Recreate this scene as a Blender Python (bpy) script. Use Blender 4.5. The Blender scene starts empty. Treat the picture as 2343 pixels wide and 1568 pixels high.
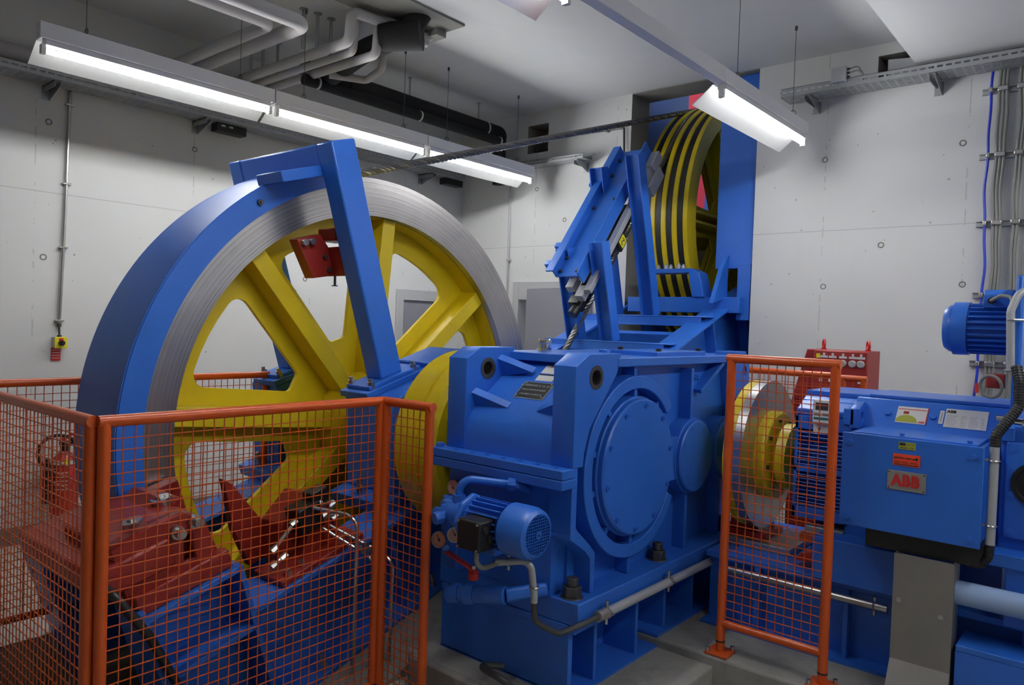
import bpy, bmesh, math, random
from mathutils import Vector, Matrix
random.seed(7)
C = bpy.context.scene.collection
scene = bpy.context.scene
PI = math.pi

# ---------------------------------------------------------------- camera, world, exposure
cam_d = bpy.data.cameras.new('camera')
cam = bpy.data.objects.new('camera', cam_d); C.objects.link(cam)
cam_d.sensor_fit = 'HORIZONTAL'; cam_d.sensor_width = 36.0; cam_d.lens = 1700.0 / 2343.0 * 36.0
cam_d.clip_start = 0.05; cam_d.clip_end = 200
RIGHT = Vector((0.76484054, 0.64332175, 0.03400106))
DOWN = Vector((0.04214266, 0.00270209, -0.99910795))
FWD = Vector((-0.64283975, 0.76559116, -0.02504462))
rm = Matrix((RIGHT, -DOWN, -FWD)).transposed().to_4x4()
cam.matrix_world = Matrix.Translation((0, 0, 1.5)) @ rm
scene.camera = cam
world = bpy.data.worlds.new('world'); scene.world = world; world.use_nodes = True
wb = world.node_tree.nodes['Background']
wb.inputs['Color'].default_value = (0.75, 0.85, 1.0, 1); wb.inputs['Strength'].default_value = 0.55
scene.view_settings.view_transform = 'Standard'
scene.view_settings.look = 'None'
scene.view_settings.gamma = 1.0
scene.view_settings.use_curve_mapping = False
scene.view_settings.exposure = 1.25
TUBE_STRENGTH = 38.0

# ---------------------------------------------------------------- materials
MATS = {}
def newmat(name):
    m = bpy.data.materials.new(name); m.use_nodes = True
    MATS[name] = m
    nt = m.node_tree
    return m, nt, nt.nodes['Principled BSDF']
def paint(name, col, rough=0.4, metal=0.0, var=0.08, bump=0.05, scale=60, spec=0.5, dirt=0.0, dirtcol=(0.05,0.045,0.04)):
    m, nt, b = newmat(name)
    N = nt.nodes; L = nt.links
    tc = N.new('ShaderNodeTexCoord')
    n1 = N.new('ShaderNodeTexNoise'); n1.inputs['Scale'].default_value = 5; n1.inputs['Detail'].default_value = 5
    L.new(tc.outputs['Object'], n1.inputs['Vector'])
    mx = N.new('ShaderNodeMix'); mx.data_type = 'RGBA'
    c0 = [max(0, c*(1-var)) for c in col]; c1 = [min(1, c*(1+var)) for c in col]
    mx.inputs[6].default_value = (*c0, 1); mx.inputs[7].default_value = (*c1, 1)
    L.new(n1.outputs['Fac'], mx.inputs[0])
    out = mx.outputs[2]
    if dirt > 0:
        n3 = N.new('ShaderNodeTexNoise'); n3.inputs['Scale'].default_value = 9; n3.inputs['Detail'].default_value = 8
        n3.inputs['Roughness'].default_value = 0.7
        L.new(tc.outputs['Object'], n3.inputs['Vector'])
        r = N.new('ShaderNodeMapRange'); r.inputs[1].default_value = 0.52; r.inputs[2].default_value = 0.75
        r.inputs[3].default_value = 0; r.inputs[4].default_value = dirt
        L.new(n3.outputs['Fac'], r.inputs[0])
        m2 = N.new('ShaderNodeMix'); m2.data_type = 'RGBA'
        L.new(r.outputs[0], m2.inputs[0]); L.new(out, m2.inputs[6]); m2.inputs[7].default_value = (*dirtcol, 1)
        out = m2.outputs[2]
    L.new(out, b.inputs['Base Color'])
    b.inputs['Roughness'].default_value = rough; b.inputs['Metallic'].default_value = metal
    b.inputs['Specular IOR Level'].default_value = spec
    if bump > 0:
        n2 = N.new('ShaderNodeTexNoise'); n2.inputs['Scale'].default_value = scale; n2.inputs['Detail'].default_value = 3
        L.new(tc.outputs['Object'], n2.inputs['Vector'])
        bp = N.new('ShaderNodeBump'); bp.inputs['Strength'].default_value = bump; bp.inputs['Distance'].default_value = 0.01
        L.new(n2.outputs['Fac'], bp.inputs['Height']); L.new(bp.outputs['Normal'], b.inputs['Normal'])
    return m
def concrete_wall(name, col, axis):
    # painted cast concrete: pin holes, faint formwork joints (uses world-aligned object coordinates)
    m, nt, b = newmat(name); N = nt.nodes; L = nt.links
    tc = N.new('ShaderNodeTexCoord')
    n1 = N.new('ShaderNodeTexNoise'); n1.inputs['Scale'].default_value = 1.3; n1.inputs['Detail'].default_value = 6
    L.new(tc.outputs['Object'], n1.inputs['Vector'])
    mx = N.new('ShaderNodeMix'); mx.data_type = 'RGBA'
    mx.inputs[6].default_value = (*[c*0.93 for c in col], 1); mx.inputs[7].default_value = (*[min(1, c*1.05) for c in col], 1)
    L.new(n1.outputs['Fac'], mx.inputs[0])
    # pin holes
    vo = N.new('ShaderNodeTexVoronoi'); vo.inputs['Scale'].default_value = 9.0
    L.new(tc.outputs['Object'], vo.inputs['Vector'])
    n4 = N.new('ShaderNodeTexNoise'); n4.inputs['Scale'].default_value = 3.0
    L.new(tc.outputs['Object'], n4.inputs['Vector'])
    thr = N.new('ShaderNodeMapRange'); thr.inputs[1].default_value = 0.45; thr.inputs[2].default_value = 0.75
    thr.inputs[3].default_value = 0.03; thr.inputs[4].default_value = 0.11
    L.new(n4.outputs['Fac'], thr.inputs[0])
    lt = N.new('ShaderNodeMath'); lt.operation = 'LESS_THAN'
    L.new(vo.outputs['Distance'], lt.inputs[0]); L.new(thr.outputs[0], lt.inputs[1])
    # joints
    sp = N.new('ShaderNodeSeparateXYZ'); L.new(tc.outputs['Object'], sp.inputs[0])
    def joint(sock, off, period, w):
        a = N.new('ShaderNodeMath'); a.operation = 'SUBTRACT'; L.new(sock, a.inputs[0]); a.inputs[1].default_value = off
        n5 = N.new('ShaderNodeTexNoise'); n5.inputs['Scale'].default_value = 6; L.new(tc.outputs['Object'], n5.inputs['Vector'])
        a2 = N.new('ShaderNodeMath'); a2.operation = 'MULTIPLY_ADD'; L.new(n5.outputs['Fac'], a2.inputs[0]); a2.inputs[1].default_value = 0.006
        L.new(a.outputs[0], a2.inputs[2])
        p = N.new('ShaderNodeMath'); p.operation = 'PINGPONG'; L.new(a2.outputs[0], p.inputs[0]); p.inputs[1].default_value = period/2
        c = N.new('ShaderNodeMath'); c.operation = 'LESS_THAN'; L.new(p.outputs[0], c.inputs[0]); c.inputs[1].default_value = w
        return c.outputs[0]
    jz = joint(sp.outputs[2], 2.345, 3.0, 0.004)
    jh = joint(sp.outputs[axis], 1.88 if axis == 1 else -1.99, 1.17 if axis == 1 else 1.0, 0.005)
    n6 = N.new('ShaderNodeTexNoise'); n6.inputs['Scale'].default_value = 14; n6.inputs['Detail'].default_value = 4
    L.new(tc.outputs['Object'], n6.inputs['Vector'])
    g6 = N.new('ShaderNodeMath'); g6.operation = 'GREATER_THAN'; L.new(n6.outputs['Fac'], g6.inputs[0]); g6.inputs[1].default_value = 0.52
    jh2 = N.new('ShaderNodeMath'); jh2.operation = 'MULTIPLY'; L.new(jh, jh2.inputs[0]); L.new(g6.outputs[0], jh2.inputs[1])
    jm = N.new('ShaderNodeMath'); jm.operation = 'MAXIMUM'; L.new(jz, jm.inputs[0]); L.new(jh2.outputs[0], jm.inputs[1])
    js = N.new('ShaderNodeMath'); js.operation = 'MULTIPLY'; L.new(jm.outputs[0], js.inputs[0]); js.inputs[1].default_value = 0.28
    ls = N.new('ShaderNodeMath'); ls.operation = 'MULTIPLY'; L.new(lt.outputs[0], ls.inputs[0]); ls.inputs[1].default_value = 0.6
    al = N.new('ShaderNodeMath'); al.operation = 'MAXIMUM'; L.new(js.outputs[0], al.inputs[0]); L.new(ls.outputs[0], al.inputs[1])
    m2 = N.new('ShaderNodeMix'); m2.data_type = 'RGBA'
    L.new(al.outputs[0], m2.inputs[0]); L.new(mx.outputs[2], m2.inputs[6]); m2.inputs[7].default_value = (0.16, 0.15, 0.14, 1)
    L.new(m2.outputs[2], b.inputs['Base Color']); b.inputs['Roughness'].default_value = 0.75
    b.inputs['Specular IOR Level'].default_value = 0.25
    bp = N.new('ShaderNodeBump'); bp.inputs['Strength'].default_value = 0.12; bp.inputs['Distance'].default_value = 0.01
    L.new(n6.outputs['Fac'], bp.inputs['Height']); L.new(bp.outputs['Normal'], b.inputs['Normal'])
    return m
def emit(name, col, s):
    m, nt, b = newmat(name)
    b.inputs['Base Color'].default_value = (*col, 1)
    b.inputs['Emission Color'].default_value = (*col, 1); b.inputs['Emission Strength'].default_value = s
    return m
def brushed_ring(name, cy, cz):
    # turned steel: fine concentric marks about the wheel axle (object origin at the axle)
    m, nt, b = newmat(name); N = nt.nodes; L = nt.links
    tc = N.new('ShaderNodeTexCoord'); sp = N.new('ShaderNodeSeparateXYZ'); L.new(tc.outputs['Object'], sp.inputs[0])
    cb = N.new('ShaderNodeCombineXYZ'); L.new(sp.outputs[1], cb.inputs[0]); L.new(sp.outputs[2], cb.inputs[1])
    ln = N.new('ShaderNodeVectorMath'); ln.operation = 'LENGTH'; L.new(cb.outputs[0], ln.inputs[0])
    n = N.new('ShaderNodeTexNoise'); n.noise_dimensions = '1D'; n.inputs['Scale'].default_value = 130; n.inputs['Detail'].default_value = 4
    L.new(ln.outputs['Value'], n.inputs['W'])
    n2 = N.new('ShaderNodeTexNoise'); n2.inputs['Scale'].default_value = 4; n2.inputs['Detail'].default_value = 5; L.new(tc.outputs['Object'], n2.inputs['Vector'])
    ad = N.new('ShaderNodeMath'); ad.operation = 'MULTIPLY_ADD'; L.new(n2.outputs['Fac'], ad.inputs[0]); ad.inputs[1].default_value = 0.5
    L.new(n.outputs['Fac'], ad.inputs[2])
    r = N.new('ShaderNodeValToRGB'); L.new(ad.outputs[0], r.inputs[0])
    r.color_ramp.elements[0].position = 0.45; r.color_ramp.elements[0].color = (0.27, 0.26, 0.255, 1)
    r.color_ramp.elements[1].position = 0.85; r.color_ramp.elements[1].color = (0.50, 0.48, 0.48, 1)
    L.new(r.outputs[0], b.inputs['Base Color'])
    b.inputs['Metallic'].default_value = 0.95; b.inputs['Roughness'].default_value = 0.28
    bp = N.new('ShaderNodeBump'); bp.inputs['Strength'].default_value = 0.12; bp.inputs['Distance'].default_value = 0.002
    L.new(n.outputs['Fac'], bp.inputs['Height']); L.new(bp.outputs['Normal'], b.inputs['Normal'])
    return m

paint('blue', (0.026, 0.150, 0.62), 0.33, var=0.10, bump=0.06, scale=70)
paint('blue_dusty', (0.026, 0.150, 0.62), 0.42, var=0.15, bump=0.06, dirt=0.35, dirtcol=(0.09, 0.09, 0.10))
paint('blue_plate', (0.026, 0.150, 0.62), 0.40, var=0.08, bump=0.03)
paint('yellow', (0.70, 0.52, 0.007), 0.36, var=0.06, bump=0.07, scale=50, dirt=0.12, dirtcol=(0.2, 0.12, 0.02))
paint('orange', (0.62, 0.092, 0.010), 0.30, var=0.06, bump=0.03)
paint('red', (0.30, 0.022, 0.016), 0.36, var=0.10, bump=0.04, dirt=0.15)
paint('bright_red', (0.55, 0.03, 0.02), 0.35, bump=0.02)
paint('box_red', (0.34, 0.03, 0.025), 0.4, bump=0.02)
paint('galv', (0.42, 0.43, 0.44), 0.45, metal=0.75, var=0.2, bump=0.05, scale=120)
paint('zinc', (0.45, 0.46, 0.48), 0.5, metal=0.3, var=0.12, bump=0.03)
paint('steel', (0.50, 0.49, 0.48), 0.28, metal=0.95, var=0.15, bump=0.03)
paint('dark_steel', (0.10, 0.10, 0.10), 0.45, metal=0.7, var=0.25, bump=0.05)
paint('chrome', (0.75, 0.75, 0.76), 0.10, metal=1.0, var=0.03, bump=0)
paint('rope', (0.20, 0.195, 0.19), 0.32, metal=0.85, var=0.3, bump=0.0)
paint('black', (0.012, 0.012, 0.013), 0.45, var=0.2, bump=0.05)
paint('foam', (0.016, 0.016, 0.017), 0.85, var=0.2, bump=0.15, scale=90)
paint('insul', (0.50, 0.48, 0.48), 0.6, var=0.05, bump=0.04)
paint('white_enamel', (0.74, 0.74, 0.77), 0.35, var=0.02, bump=0)
paint('reflector_sheet', (0.78, 0.78, 0.78), 0.24, metal=0.9, var=0.02, bump=0)
paint('white_plastic', (0.74, 0.74, 0.72), 0.4, var=0.02, bump=0)
paint('screen', (0.05, 0.06, 0.06), 0.2, var=0.05, bump=0)
paint('teal', (0.02, 0.18, 0.18), 0.4, bump=0)
paint('label_white', (0.72, 0.70, 0.66), 0.35, var=0.03, bump=0)
paint('label_black', (0.03, 0.03, 0.03), 0.4, bump=0)
paint('label_green', (0.38, 0.40, 0.05), 0.4, bump=0)
paint('label_orange', (0.90, 0.07, 0.02), 0.45, bump=0)
paint('label_yellow', (0.85, 0.75, 0.03), 0.45, bump=0)
paint('label_red', (0.6, 0.02, 0.02), 0.45, bump=0)
paint('label_grey', (0.42, 0.42, 0.42), 0.4, bump=0)
paint('alu_plate', (0.40, 0.38, 0.35), 0.38, metal=0.6, var=0.08, bump=0.02)
paint('plate_dark', (0.045, 0.045, 0.042), 0.4, metal=0.3, bump=0.02)
paint('plate_text', (0.48, 0.47, 0.44), 0.4, metal=0.3, bump=0)
paint('gauge_face', (0.62, 0.33, 0.25), 0.4, bump=0)
paint('door_grey', (0.25, 0.25, 0.29), 0.42, var=0.03, bump=0.01)
paint('door_frame', (0.46, 0.46, 0.47), 0.45, var=0.03, bump=0.01)
paint('hose', (0.02, 0.02, 0.022), 0.4, bump=0.05)
paint('blue_cable', (0.01, 0.04, 0.55), 0.4, bump=0)
paint('grey_cable', (0.22, 0.22, 0.21), 0.5, bump=0)
paint('light_pipe', (0.30, 0.42, 0.66), 0.28, var=0.05, bump=0.02)
paint('plinth', (0.30, 0.285, 0.26), 0.8, var=0.25, bump=0.25, scale=25, dirt=0.5, dirtcol=(0.10, 0.09, 0.08))
paint('floor', (0.44, 0.42, 0.37), 0.5, var=0.12, bump=0.05, scale=20, dirt=0.25, dirtcol=(0.22, 0.2, 0.17))
paint('pit', (0.24, 0.23, 0.21), 0.85, var=0.25, bump=0.2, scale=20)
paint('ceiling', (0.66, 0.66, 0.65), 0.8, var=0.04, bump=0.03, scale=8)
paint('skirting', (0.20, 0.20, 0.19), 0.6, bump=0.02)
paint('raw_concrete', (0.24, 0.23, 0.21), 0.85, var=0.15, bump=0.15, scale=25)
paint('bare_steel_sheet', (0.27, 0.25, 0.235), 0.42, metal=0.5, var=0.15, bump=0.02)
paint('cabin_red', (0.75, 0.02, 0.05), 0.3, bump=0)
concrete_wall('wall_paint_y', (0.68, 0.68, 0.67), 1)
concrete_wall('wall_paint_x', (0.68, 0.68, 0.67), 0)
brushed_ring('turned_steel', 0, 0)
emit('tube_light', (0.98, 1.0, 1.0), TUBE_STRENGTH)
paint('pale_mark', (0.45, 0.60, 0.55), 0.4, bump=0)

# ---------------------------------------------------------------- mesh helpers
class MB:
    def __init__(s): s.v = []; s.f = []
    def add(s, vs, fs):
        o = len(s.v); s.v += [tuple(p) for p in vs]; s.f += [tuple(i + o for i in f) for f in fs]; return s
    def box(s, x0, x1, y0, y1, z0, z1, T=None):
        vs = [Vector((x, y, z)) for x in (x0, x1) for y in (y0, y1) for z in (z0, z1)]
        if T is not None: vs = [T @ p for p in vs]
        return s.add(vs, [(0,1,3,2), (4,6,7,5), (0,4,5,1), (2,3,7,6), (0,2,6,4), (1,5,7,3)])
    def prism(s, poly, axis, a, b, T=None):
        # poly in the two remaining axes (cyclic order: x->(y,z), y->(x,z), z->(x,y)); convex or simple polygon
        n = len(poly)
        def mk(p, t):
            if axis == 'x': return Vector((t, p[0], p[1]))
            if axis == 'y': return Vector((p[0], t, p[1]))
            return Vector((p[0], p[1], t))
        vs = [mk(p, a) for p in poly] + [mk(p, b) for p in poly]
        if T is not None: vs = [T @ p for p in vs]
        fs = [tuple(range(n)), tuple(range(2*n-1, n-1, -1))]
        fs += [(i, i+n, (i+1) % n + n, (i+1) % n) for i in range(n)]
        return s.add(vs, fs)
    def cyl(s, p0, p1, r0, r1=None, n=20, cap=True, rot=0.0):
        p0 = Vector(p0); p1 = Vector(p1); r1 = r0 if r1 is None else r1
        d = (p1 - p0).normalized()
        a = Vector((0, 0, 1)) if abs(d.z) < 0.9 else Vector((1, 0, 0))
        u = d.cross(a).normalized(); w = d.cross(u)
        vs = []
        for p, r in ((p0, r0), (p1, r1)):
            for i in range(n):
                t = 2*PI*i/n + rot; vs.append(p + u*math.cos(t)*r + w*math.sin(t)*r)
        fs = [(i, (i+1) % n, (i+1) % n + n, i + n) for i in range(n)]
        if cap: fs += [tuple(range(n-1, -1, -1)), tuple(range(n, 2*n))]
        return s.add(vs, fs)
    def lathe(s, prof, p0, d, n=40, closed=False):
        # prof: list of (t along axis, r)
        p0 = Vector(p0); d = Vector(d).normalized()
        a = Vector((0, 0, 1)) if abs(d.z) < 0.9 else Vector((1, 0, 0))
        u = d.cross(a).normalized(); w = d.cross(u)
        vs = []; m = len(prof)
        for t, r in prof:
            for i in range(n):
                q = 2*PI*i/n; vs.append(p0 + d*t + u*math.cos(q)*r + w*math.sin(q)*r)
        fs = []
        for k in range(m if closed else m-1):
            k2 = (k+1) % m
            for i in range(n):
                fs.append((k*n+i, k*n+(i+1) % n, k2*n+(i+1) % n, k2*n+i))
        if not closed:
            if prof[0][1] > 1e-6: fs.append(tuple(range(n-1, -1, -1)))
            if prof[-1][1] > 1e-6: fs.append(tuple((m-1)*n+i for i in range(n)))
        return s.add(vs, fs)
    def ringarc(s, c, r0, r1, x0, x1, a0, a1, n=40):
        # annular sector about an X axis through c=(y,z), angles in degrees from +Y towards +Z
        vs = []
        for i in range(n+1):
            t = math.radians(a0 + (a1-a0)*i/n); cy, sz = math.cos(t), math.sin(t)
            for x, r in ((x0, r0), (x0, r1), (x1, r1), (x1, r0)): vs.append((x, c[0]+r*cy, c[1]+r*sz))
        full = abs(abs(a1-a0) - 360) < 1e-3
        fs = []
        for i in range(n):
            b = i*4; e = (i+1)*4
            for k in range(4): fs.append((b+k, b+(k+1) % 4, e+(k+1) % 4, e+k))
        if not full: fs += [(0, 1, 2, 3), (n*4+3, n*4+2, n*4+1, n*4)]
        return s.add(vs, fs)
    def tube(s, pts, r, n=10, cap=True, closed=False):
        pts = [Vector(p) for p in pts]; m = len(pts)
        d0 = (pts[1]-pts[0]).normalized()
        a = Vector((0, 0, 1)) if abs(d0.z) < 0.9 else Vector((1, 0, 0))
        u = d0.cross(a).normalized(); vs = []
        for i, p in enumerate(pts):
            if closed:
                d = (pts[(i+1) % m]-pts[i-1]).normalized()
            elif i == 0: d = d0
            elif i == m-1: d = (pts[-1]-pts[-2]).normalized()
            else: d = ((pts[i]-pts[i-1]).normalized() + (pts[i+1]-pts[i]).normalized()).normalized()
            u = (u - d*u.dot(d)).normalized(); w = d.cross(u)
            k = 1.0
            if 0 < i < m-1:
                co = max(0.35, d.dot((pts[i]-pts[i-1]).normalized())); k = 1/co if co < 0.97 else 1.0
            for j in range(n):
                t = 2*PI*j/n; vs.append(p + u*math.cos(t)*r*(k if k < 1.1 else 1) + w*math.sin(t)*r)
        fs = []
        for i in range(m if closed else m-1):
            i2 = (i+1) % m
            for j in range(n): fs.append((i*n+j, i*n+(j+1) % n, i2*n+(j+1) % n, i2*n+j))
        if cap and not closed: fs += [tuple(range(n-1, -1, -1)), tuple((m-1)*n+j for j in range(n))]
        return s.add(vs, fs)
    def torus(s, c, axis, R, r, n=28, k=8):
        c = Vector(c); d = Vector(axis).normalized()
        a = Vector((0, 0, 1)) if abs(d.z) < 0.9 else Vector((1, 0, 0))
        u = d.cross(a).normalized(); w = d.cross(u)
        return s.tube([c + u*math.cos(2*PI*i/n)*R + w*math.sin(2*PI*i/n)*R for i in range(n)], r, k, closed=True)
    def hexn(s, p0, p1, r): return s.cyl(p0, p1, r, n=6)

def fillet(pts, rad, k=6):
    pts = [Vector(p) for p in pts]; out = [pts[0]]
    for i in range(1, len(pts)-1):
        a = (pts[i-1]-pts[i]); b = (pts[i+1]-pts[i])
        la, lb = a.length, b.length; a.normalize(); b.normalize()
        ang = a.angle(b)
        if ang > PI-0.05: out.append(pts[i]); continue
        t = min(rad/math.tan(ang/2), la*0.49, lb*0.49)
        r = t*math.tan(ang/2); bis = (a+b).normalized(); cc = pts[i] + bis*(r/math.sin(ang/2))
        s0 = pts[i]+a*t - cc; s1 = pts[i]+b*t - cc; tot = s0.angle(s1); ax = s0.cross(s1).normalized()
        for j in range(k+1): out.append(cc + Matrix.Rotation(tot*j/k, 3, ax) @ s0)
    out.append(pts[-1]); return out

ORG = {}
def link_mesh(name, me, material, parent=None, org=None, smooth=True, bevel=0.0):
    for m in (material if isinstance(material, (list, tuple)) else [material]): me.materials.append(MATS[m])
    if smooth:
        for p in me.polygons: p.use_smooth = True
        me.set_sharp_from_angle(angle=math.radians(35))
    o = bpy.data.objects.new(name, me); C.objects.link(o)
    if parent is not None:
        L = ORG[parent.name]; me.transform(Matrix.Translation(-L)); o.parent = parent; ORG[o.name] = L
    else:
        if org is None:
            xs = [v.co for v in me.vertices]
            org = Vector(((min(p.x for p in xs)+max(p.x for p in xs))/2, (min(p.y for p in xs)+max(p.y for p in xs))/2, min(p.z for p in xs)))
        org = Vector(org); me.transform(Matrix.Translation(-org)); o.location = org; ORG[o.name] = org
    if bevel:
        md = o.modifiers.new('bevel', 'BEVEL'); md.width = bevel; md.segments = 2; md.limit_method = 'ANGLE'; md.angle_limit = math.radians(40)
    return o
def build(name, mb, material, parent=None, org=None, smooth=True, bevel=0.0):
    me = bpy.data.meshes.new(name); me.from_pydata(mb.v, [], mb.f); me.validate()
    bm = bmesh.new(); bm.from_mesh(me); bmesh.ops.recalc_face_normals(bm, faces=bm.faces); bm.to_mesh(me); bm.free()
    return link_mesh(name, me, material, parent, org, smooth, bevel)
def plate_mesh(outer, holes, axis, a, b):
    # flat plate with holes, from a filled 2-D curve
    cu = bpy.data.curves.new('tmp', 'CURVE'); cu.dimensions = '2D'; cu.fill_mode = 'BOTH'; cu.extrude = abs(b-a)/2
    for loop in [outer] + list(holes):
        sp = cu.splines.new('POLY'); sp.points.add(len(loop)-1)
        for i, p in enumerate(loop): sp.points[i].co = (p[0], p[1], 0, 1)
        sp.use_cyclic_u = True
    ob = bpy.data.objects.new('tmp', cu); C.objects.link(ob)
    dg = bpy.context.evaluated_depsgraph_get(); dg.update()
    me = bpy.data.meshes.new_from_object(ob.evaluated_get(dg))
    bpy.data.objects.remove(ob); bpy.data.curves.remove(cu)
    mid = (a+b)/2
    M = {'x': Matrix(((0,0,1,mid),(1,0,0,0),(0,1,0,0),(0,0,0,1))),
         'y': Matrix(((1,0,0,0),(0,0,-1,mid),(0,1,0,0),(0,0,0,1))),
         'z': Matrix(((1,0,0,0),(0,1,0,0),(0,0,1,mid),(0,0,0,1)))}[axis]
    me.transform(M); me.materials.clear()
    bm = bmesh.new(); bm.from_mesh(me); bmesh.ops.remove_doubles(bm, verts=bm.verts, dist=1e-5); bmesh.ops.recalc_face_normals(bm, faces=bm.faces); bm.to_mesh(me); bm.free()
    return me
def circ(cx, cy, r, n=28): return [(cx+r*math.cos(2*PI*i/n), cy+r*math.sin(2*PI*i/n)) for i in range(n)]
def text(name, body, size, loc, right, up, material, parent, depth=0.001, align='CENTER', bold=0.0, squeeze=1.0):
    cu = bpy.data.curves.new('t', 'FONT'); cu.body = body; cu.size = size; cu.extrude = depth; cu.align_x = align; cu.align_y = 'CENTER'
    cu.offset = bold; cu.resolution_u = 3
    ob = bpy.data.objects.new('t', cu); C.objects.link(ob)
    dg = bpy.context.evaluated_depsgraph_get(); dg.update()
    me = bpy.data.meshes.new_from_object(ob.evaluated_get(dg)); bpy.data.objects.remove(ob); bpy.data.curves.remove(cu)
    r = Vector(right).normalized(); u = Vector(up).normalized(); n = r.cross(u)
    me.transform(Matrix.Translation(Vector(loc)) @ Matrix((r*squeeze, u, n)).transposed().to_4x4()); me.materials.clear()
    return link_mesh(name, me, material, parent, smooth=False)
def tag(o, label, cat, group=None, kind=None):
    o['label'] = label; o['category'] = cat
    if group: o['group'] = group
    if kind: o['kind'] = kind
    return o
def thing(name, label, cat, loc, group=None):
    o = bpy.data.objects.new(name, None); C.objects.link(o); o.location = loc; o.empty_display_size = 0.1
    ORG[o.name] = Vector(loc); return tag(o, label, cat, group)
def struct(o): o['kind'] = 'structure'; return o
def copy_tree(o, parent=None):
    c = o.copy(); C.objects.link(c); c.parent = parent; ORG[c.name] = ORG[o.name]
    for ch in list(o.children): copy_tree(ch, c)
    return c

# ---------------------------------------------------------------- the room
XL, YB, ZC, ZF = -6.10, 6.26, 3.77, -0.20
XR, YF = 4.6, -4.2
# floor with the pit under the wheel
PX0, PX1, PY0, PY1 = -4.28, -2.62, 0.86, 5.6
m = MB()
m.box(XL, PX0, YF, YB, ZF-0.25, ZF); m.box(PX1, XR, YF, YB, ZF-0.25, ZF)
m.box(PX0, PX1, YF, PY0, ZF-0.25, ZF); m.box(PX0, PX1, PY1, YB, ZF-0.25, ZF)
struct(build('floor', m, 'floor', org=(0, 0, 0), smooth=False))
m = MB(); m.box(PX0-0.2, PX1+0.2, PY0-0.2, PY1+0.2, -1.5, -1.3)
m.box(PX0-0.2, PX0, PY0-0.2, PY1+0.2, -1.3, ZF-0.25); m.box(PX1, PX1+0.2, PY0-0.2, PY1+0.2, -1.3, ZF-0.25)
m.box(PX0, PX1, PY0-0.2, PY0, -1.3, ZF-0.25); m.box(PX0, PX1, PY1, PY1+0.2, -1.3, ZF-0.25)
struct(build('floor_pit', m, 'pit', org=(0, 0, 0), smooth=False))
# left wall with a door opening
DY0, DY1, DZ = 5.30, 6.02, 1.84
m = MB(); m.box(XL-0.3, XL, YF, DY0, ZF-0.25, ZC); m.box(XL-0.3, XL, DY1, YB+0.4, ZF-0.25, ZC); m.box(XL-0.3, XL, DY0, DY1, DZ, ZC)
wl = struct(build('wall_left', m, 'wall_paint_y', org=(0, 0, 0), smooth=False))
# back wall: sheave opening, two wall recesses, door opening
OX0, OX1, OZ = -3.84, -2.575, 1.15
outer = [(XL-0.3, ZF-0.25), (-5.17, ZF-0.25), (-5.17, 1.77), (-4.30, 1.77), (-4.30, ZF-0.25), (OX0, ZF-0.25), (OX0, 3.77), (OX1, 3.77), (OX1, ZF-0.25), (XR+0.3, ZF-0.25), (XR+0.3, 3.90), (XL-0.3, 3.90)]
nh1 = [(-5.13, 3.34), (-4.85, 3.34), (-4.85, 3.64), (-5.13, 3.64)]
nh2 = [(-1.63, 3.45), (-1.22, 3.45), (-1.22, 3.68), (-1.63, 3.68)]
wbk = struct(link_mesh('wall_back', plate_mesh(outer, [nh1, nh2], 'y', YB, YB+0.32), 'wall_paint_x', org=(0, 0, 0), smooth=False))
m = MB(); m.box(OX0-0.004, OX0+0.002, YB+0.003, YB+0.33, ZF, 3.77); m.box(OX1-0.002, OX1+0.004, YB+0.003, YB+0.33, ZF, 3.77)
m.box(OX0, OX1, YB+0.003, YB+0.33, 3.762, 3.774)
struct(build('trim_1', m, 'raw_concrete', org=(0, 0, 0), smooth=False))
m = MB(); m.box(XR, XR+0.3, YF, YB, ZF-0.25, ZC); struct(build('wall_right', m, 'wall_paint_y', org=(0, 0, 0), smooth=False))
m = MB(); m.box(XL-0.3, XR+0.3, YF-0.3, YF, ZF-0.25, ZC); struct(build('wall_front', m, 'wall_paint_x', org=(0, 0, 0), smooth=False))
m = MB(); m.box(XL-0.3, XR+0.3, YF-0.3, YB+0.33, ZC, ZC+0.25); struct(build('ceiling', m, 'ceiling', org=(0, 0, 0), smooth=False))
m = MB(); m.box(-1.32, XR, YF, YB, 3.50, ZC); struct(build('ceiling_lowered', m, 'ceiling', org=(0, 0, 0), smooth=False))
m = MB(); m.box(XL, XL+0.015, YF, 5.14, ZF, ZF+0.12); struct(build('baseboard_left', m, 'skirting', org=(0, 0, 0), smooth=False))
# recesses in the back wall
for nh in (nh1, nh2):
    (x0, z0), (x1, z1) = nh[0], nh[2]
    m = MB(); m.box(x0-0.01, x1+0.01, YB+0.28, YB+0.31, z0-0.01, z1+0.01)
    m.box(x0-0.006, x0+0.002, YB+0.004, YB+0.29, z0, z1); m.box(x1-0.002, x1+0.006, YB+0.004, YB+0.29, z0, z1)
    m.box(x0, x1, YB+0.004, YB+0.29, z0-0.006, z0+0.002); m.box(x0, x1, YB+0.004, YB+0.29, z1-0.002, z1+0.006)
    struct(build('trim_2' if nh is nh1 else 'trim_3', m, 'raw_concrete', org=(0, 0, 0), smooth=False))
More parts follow.
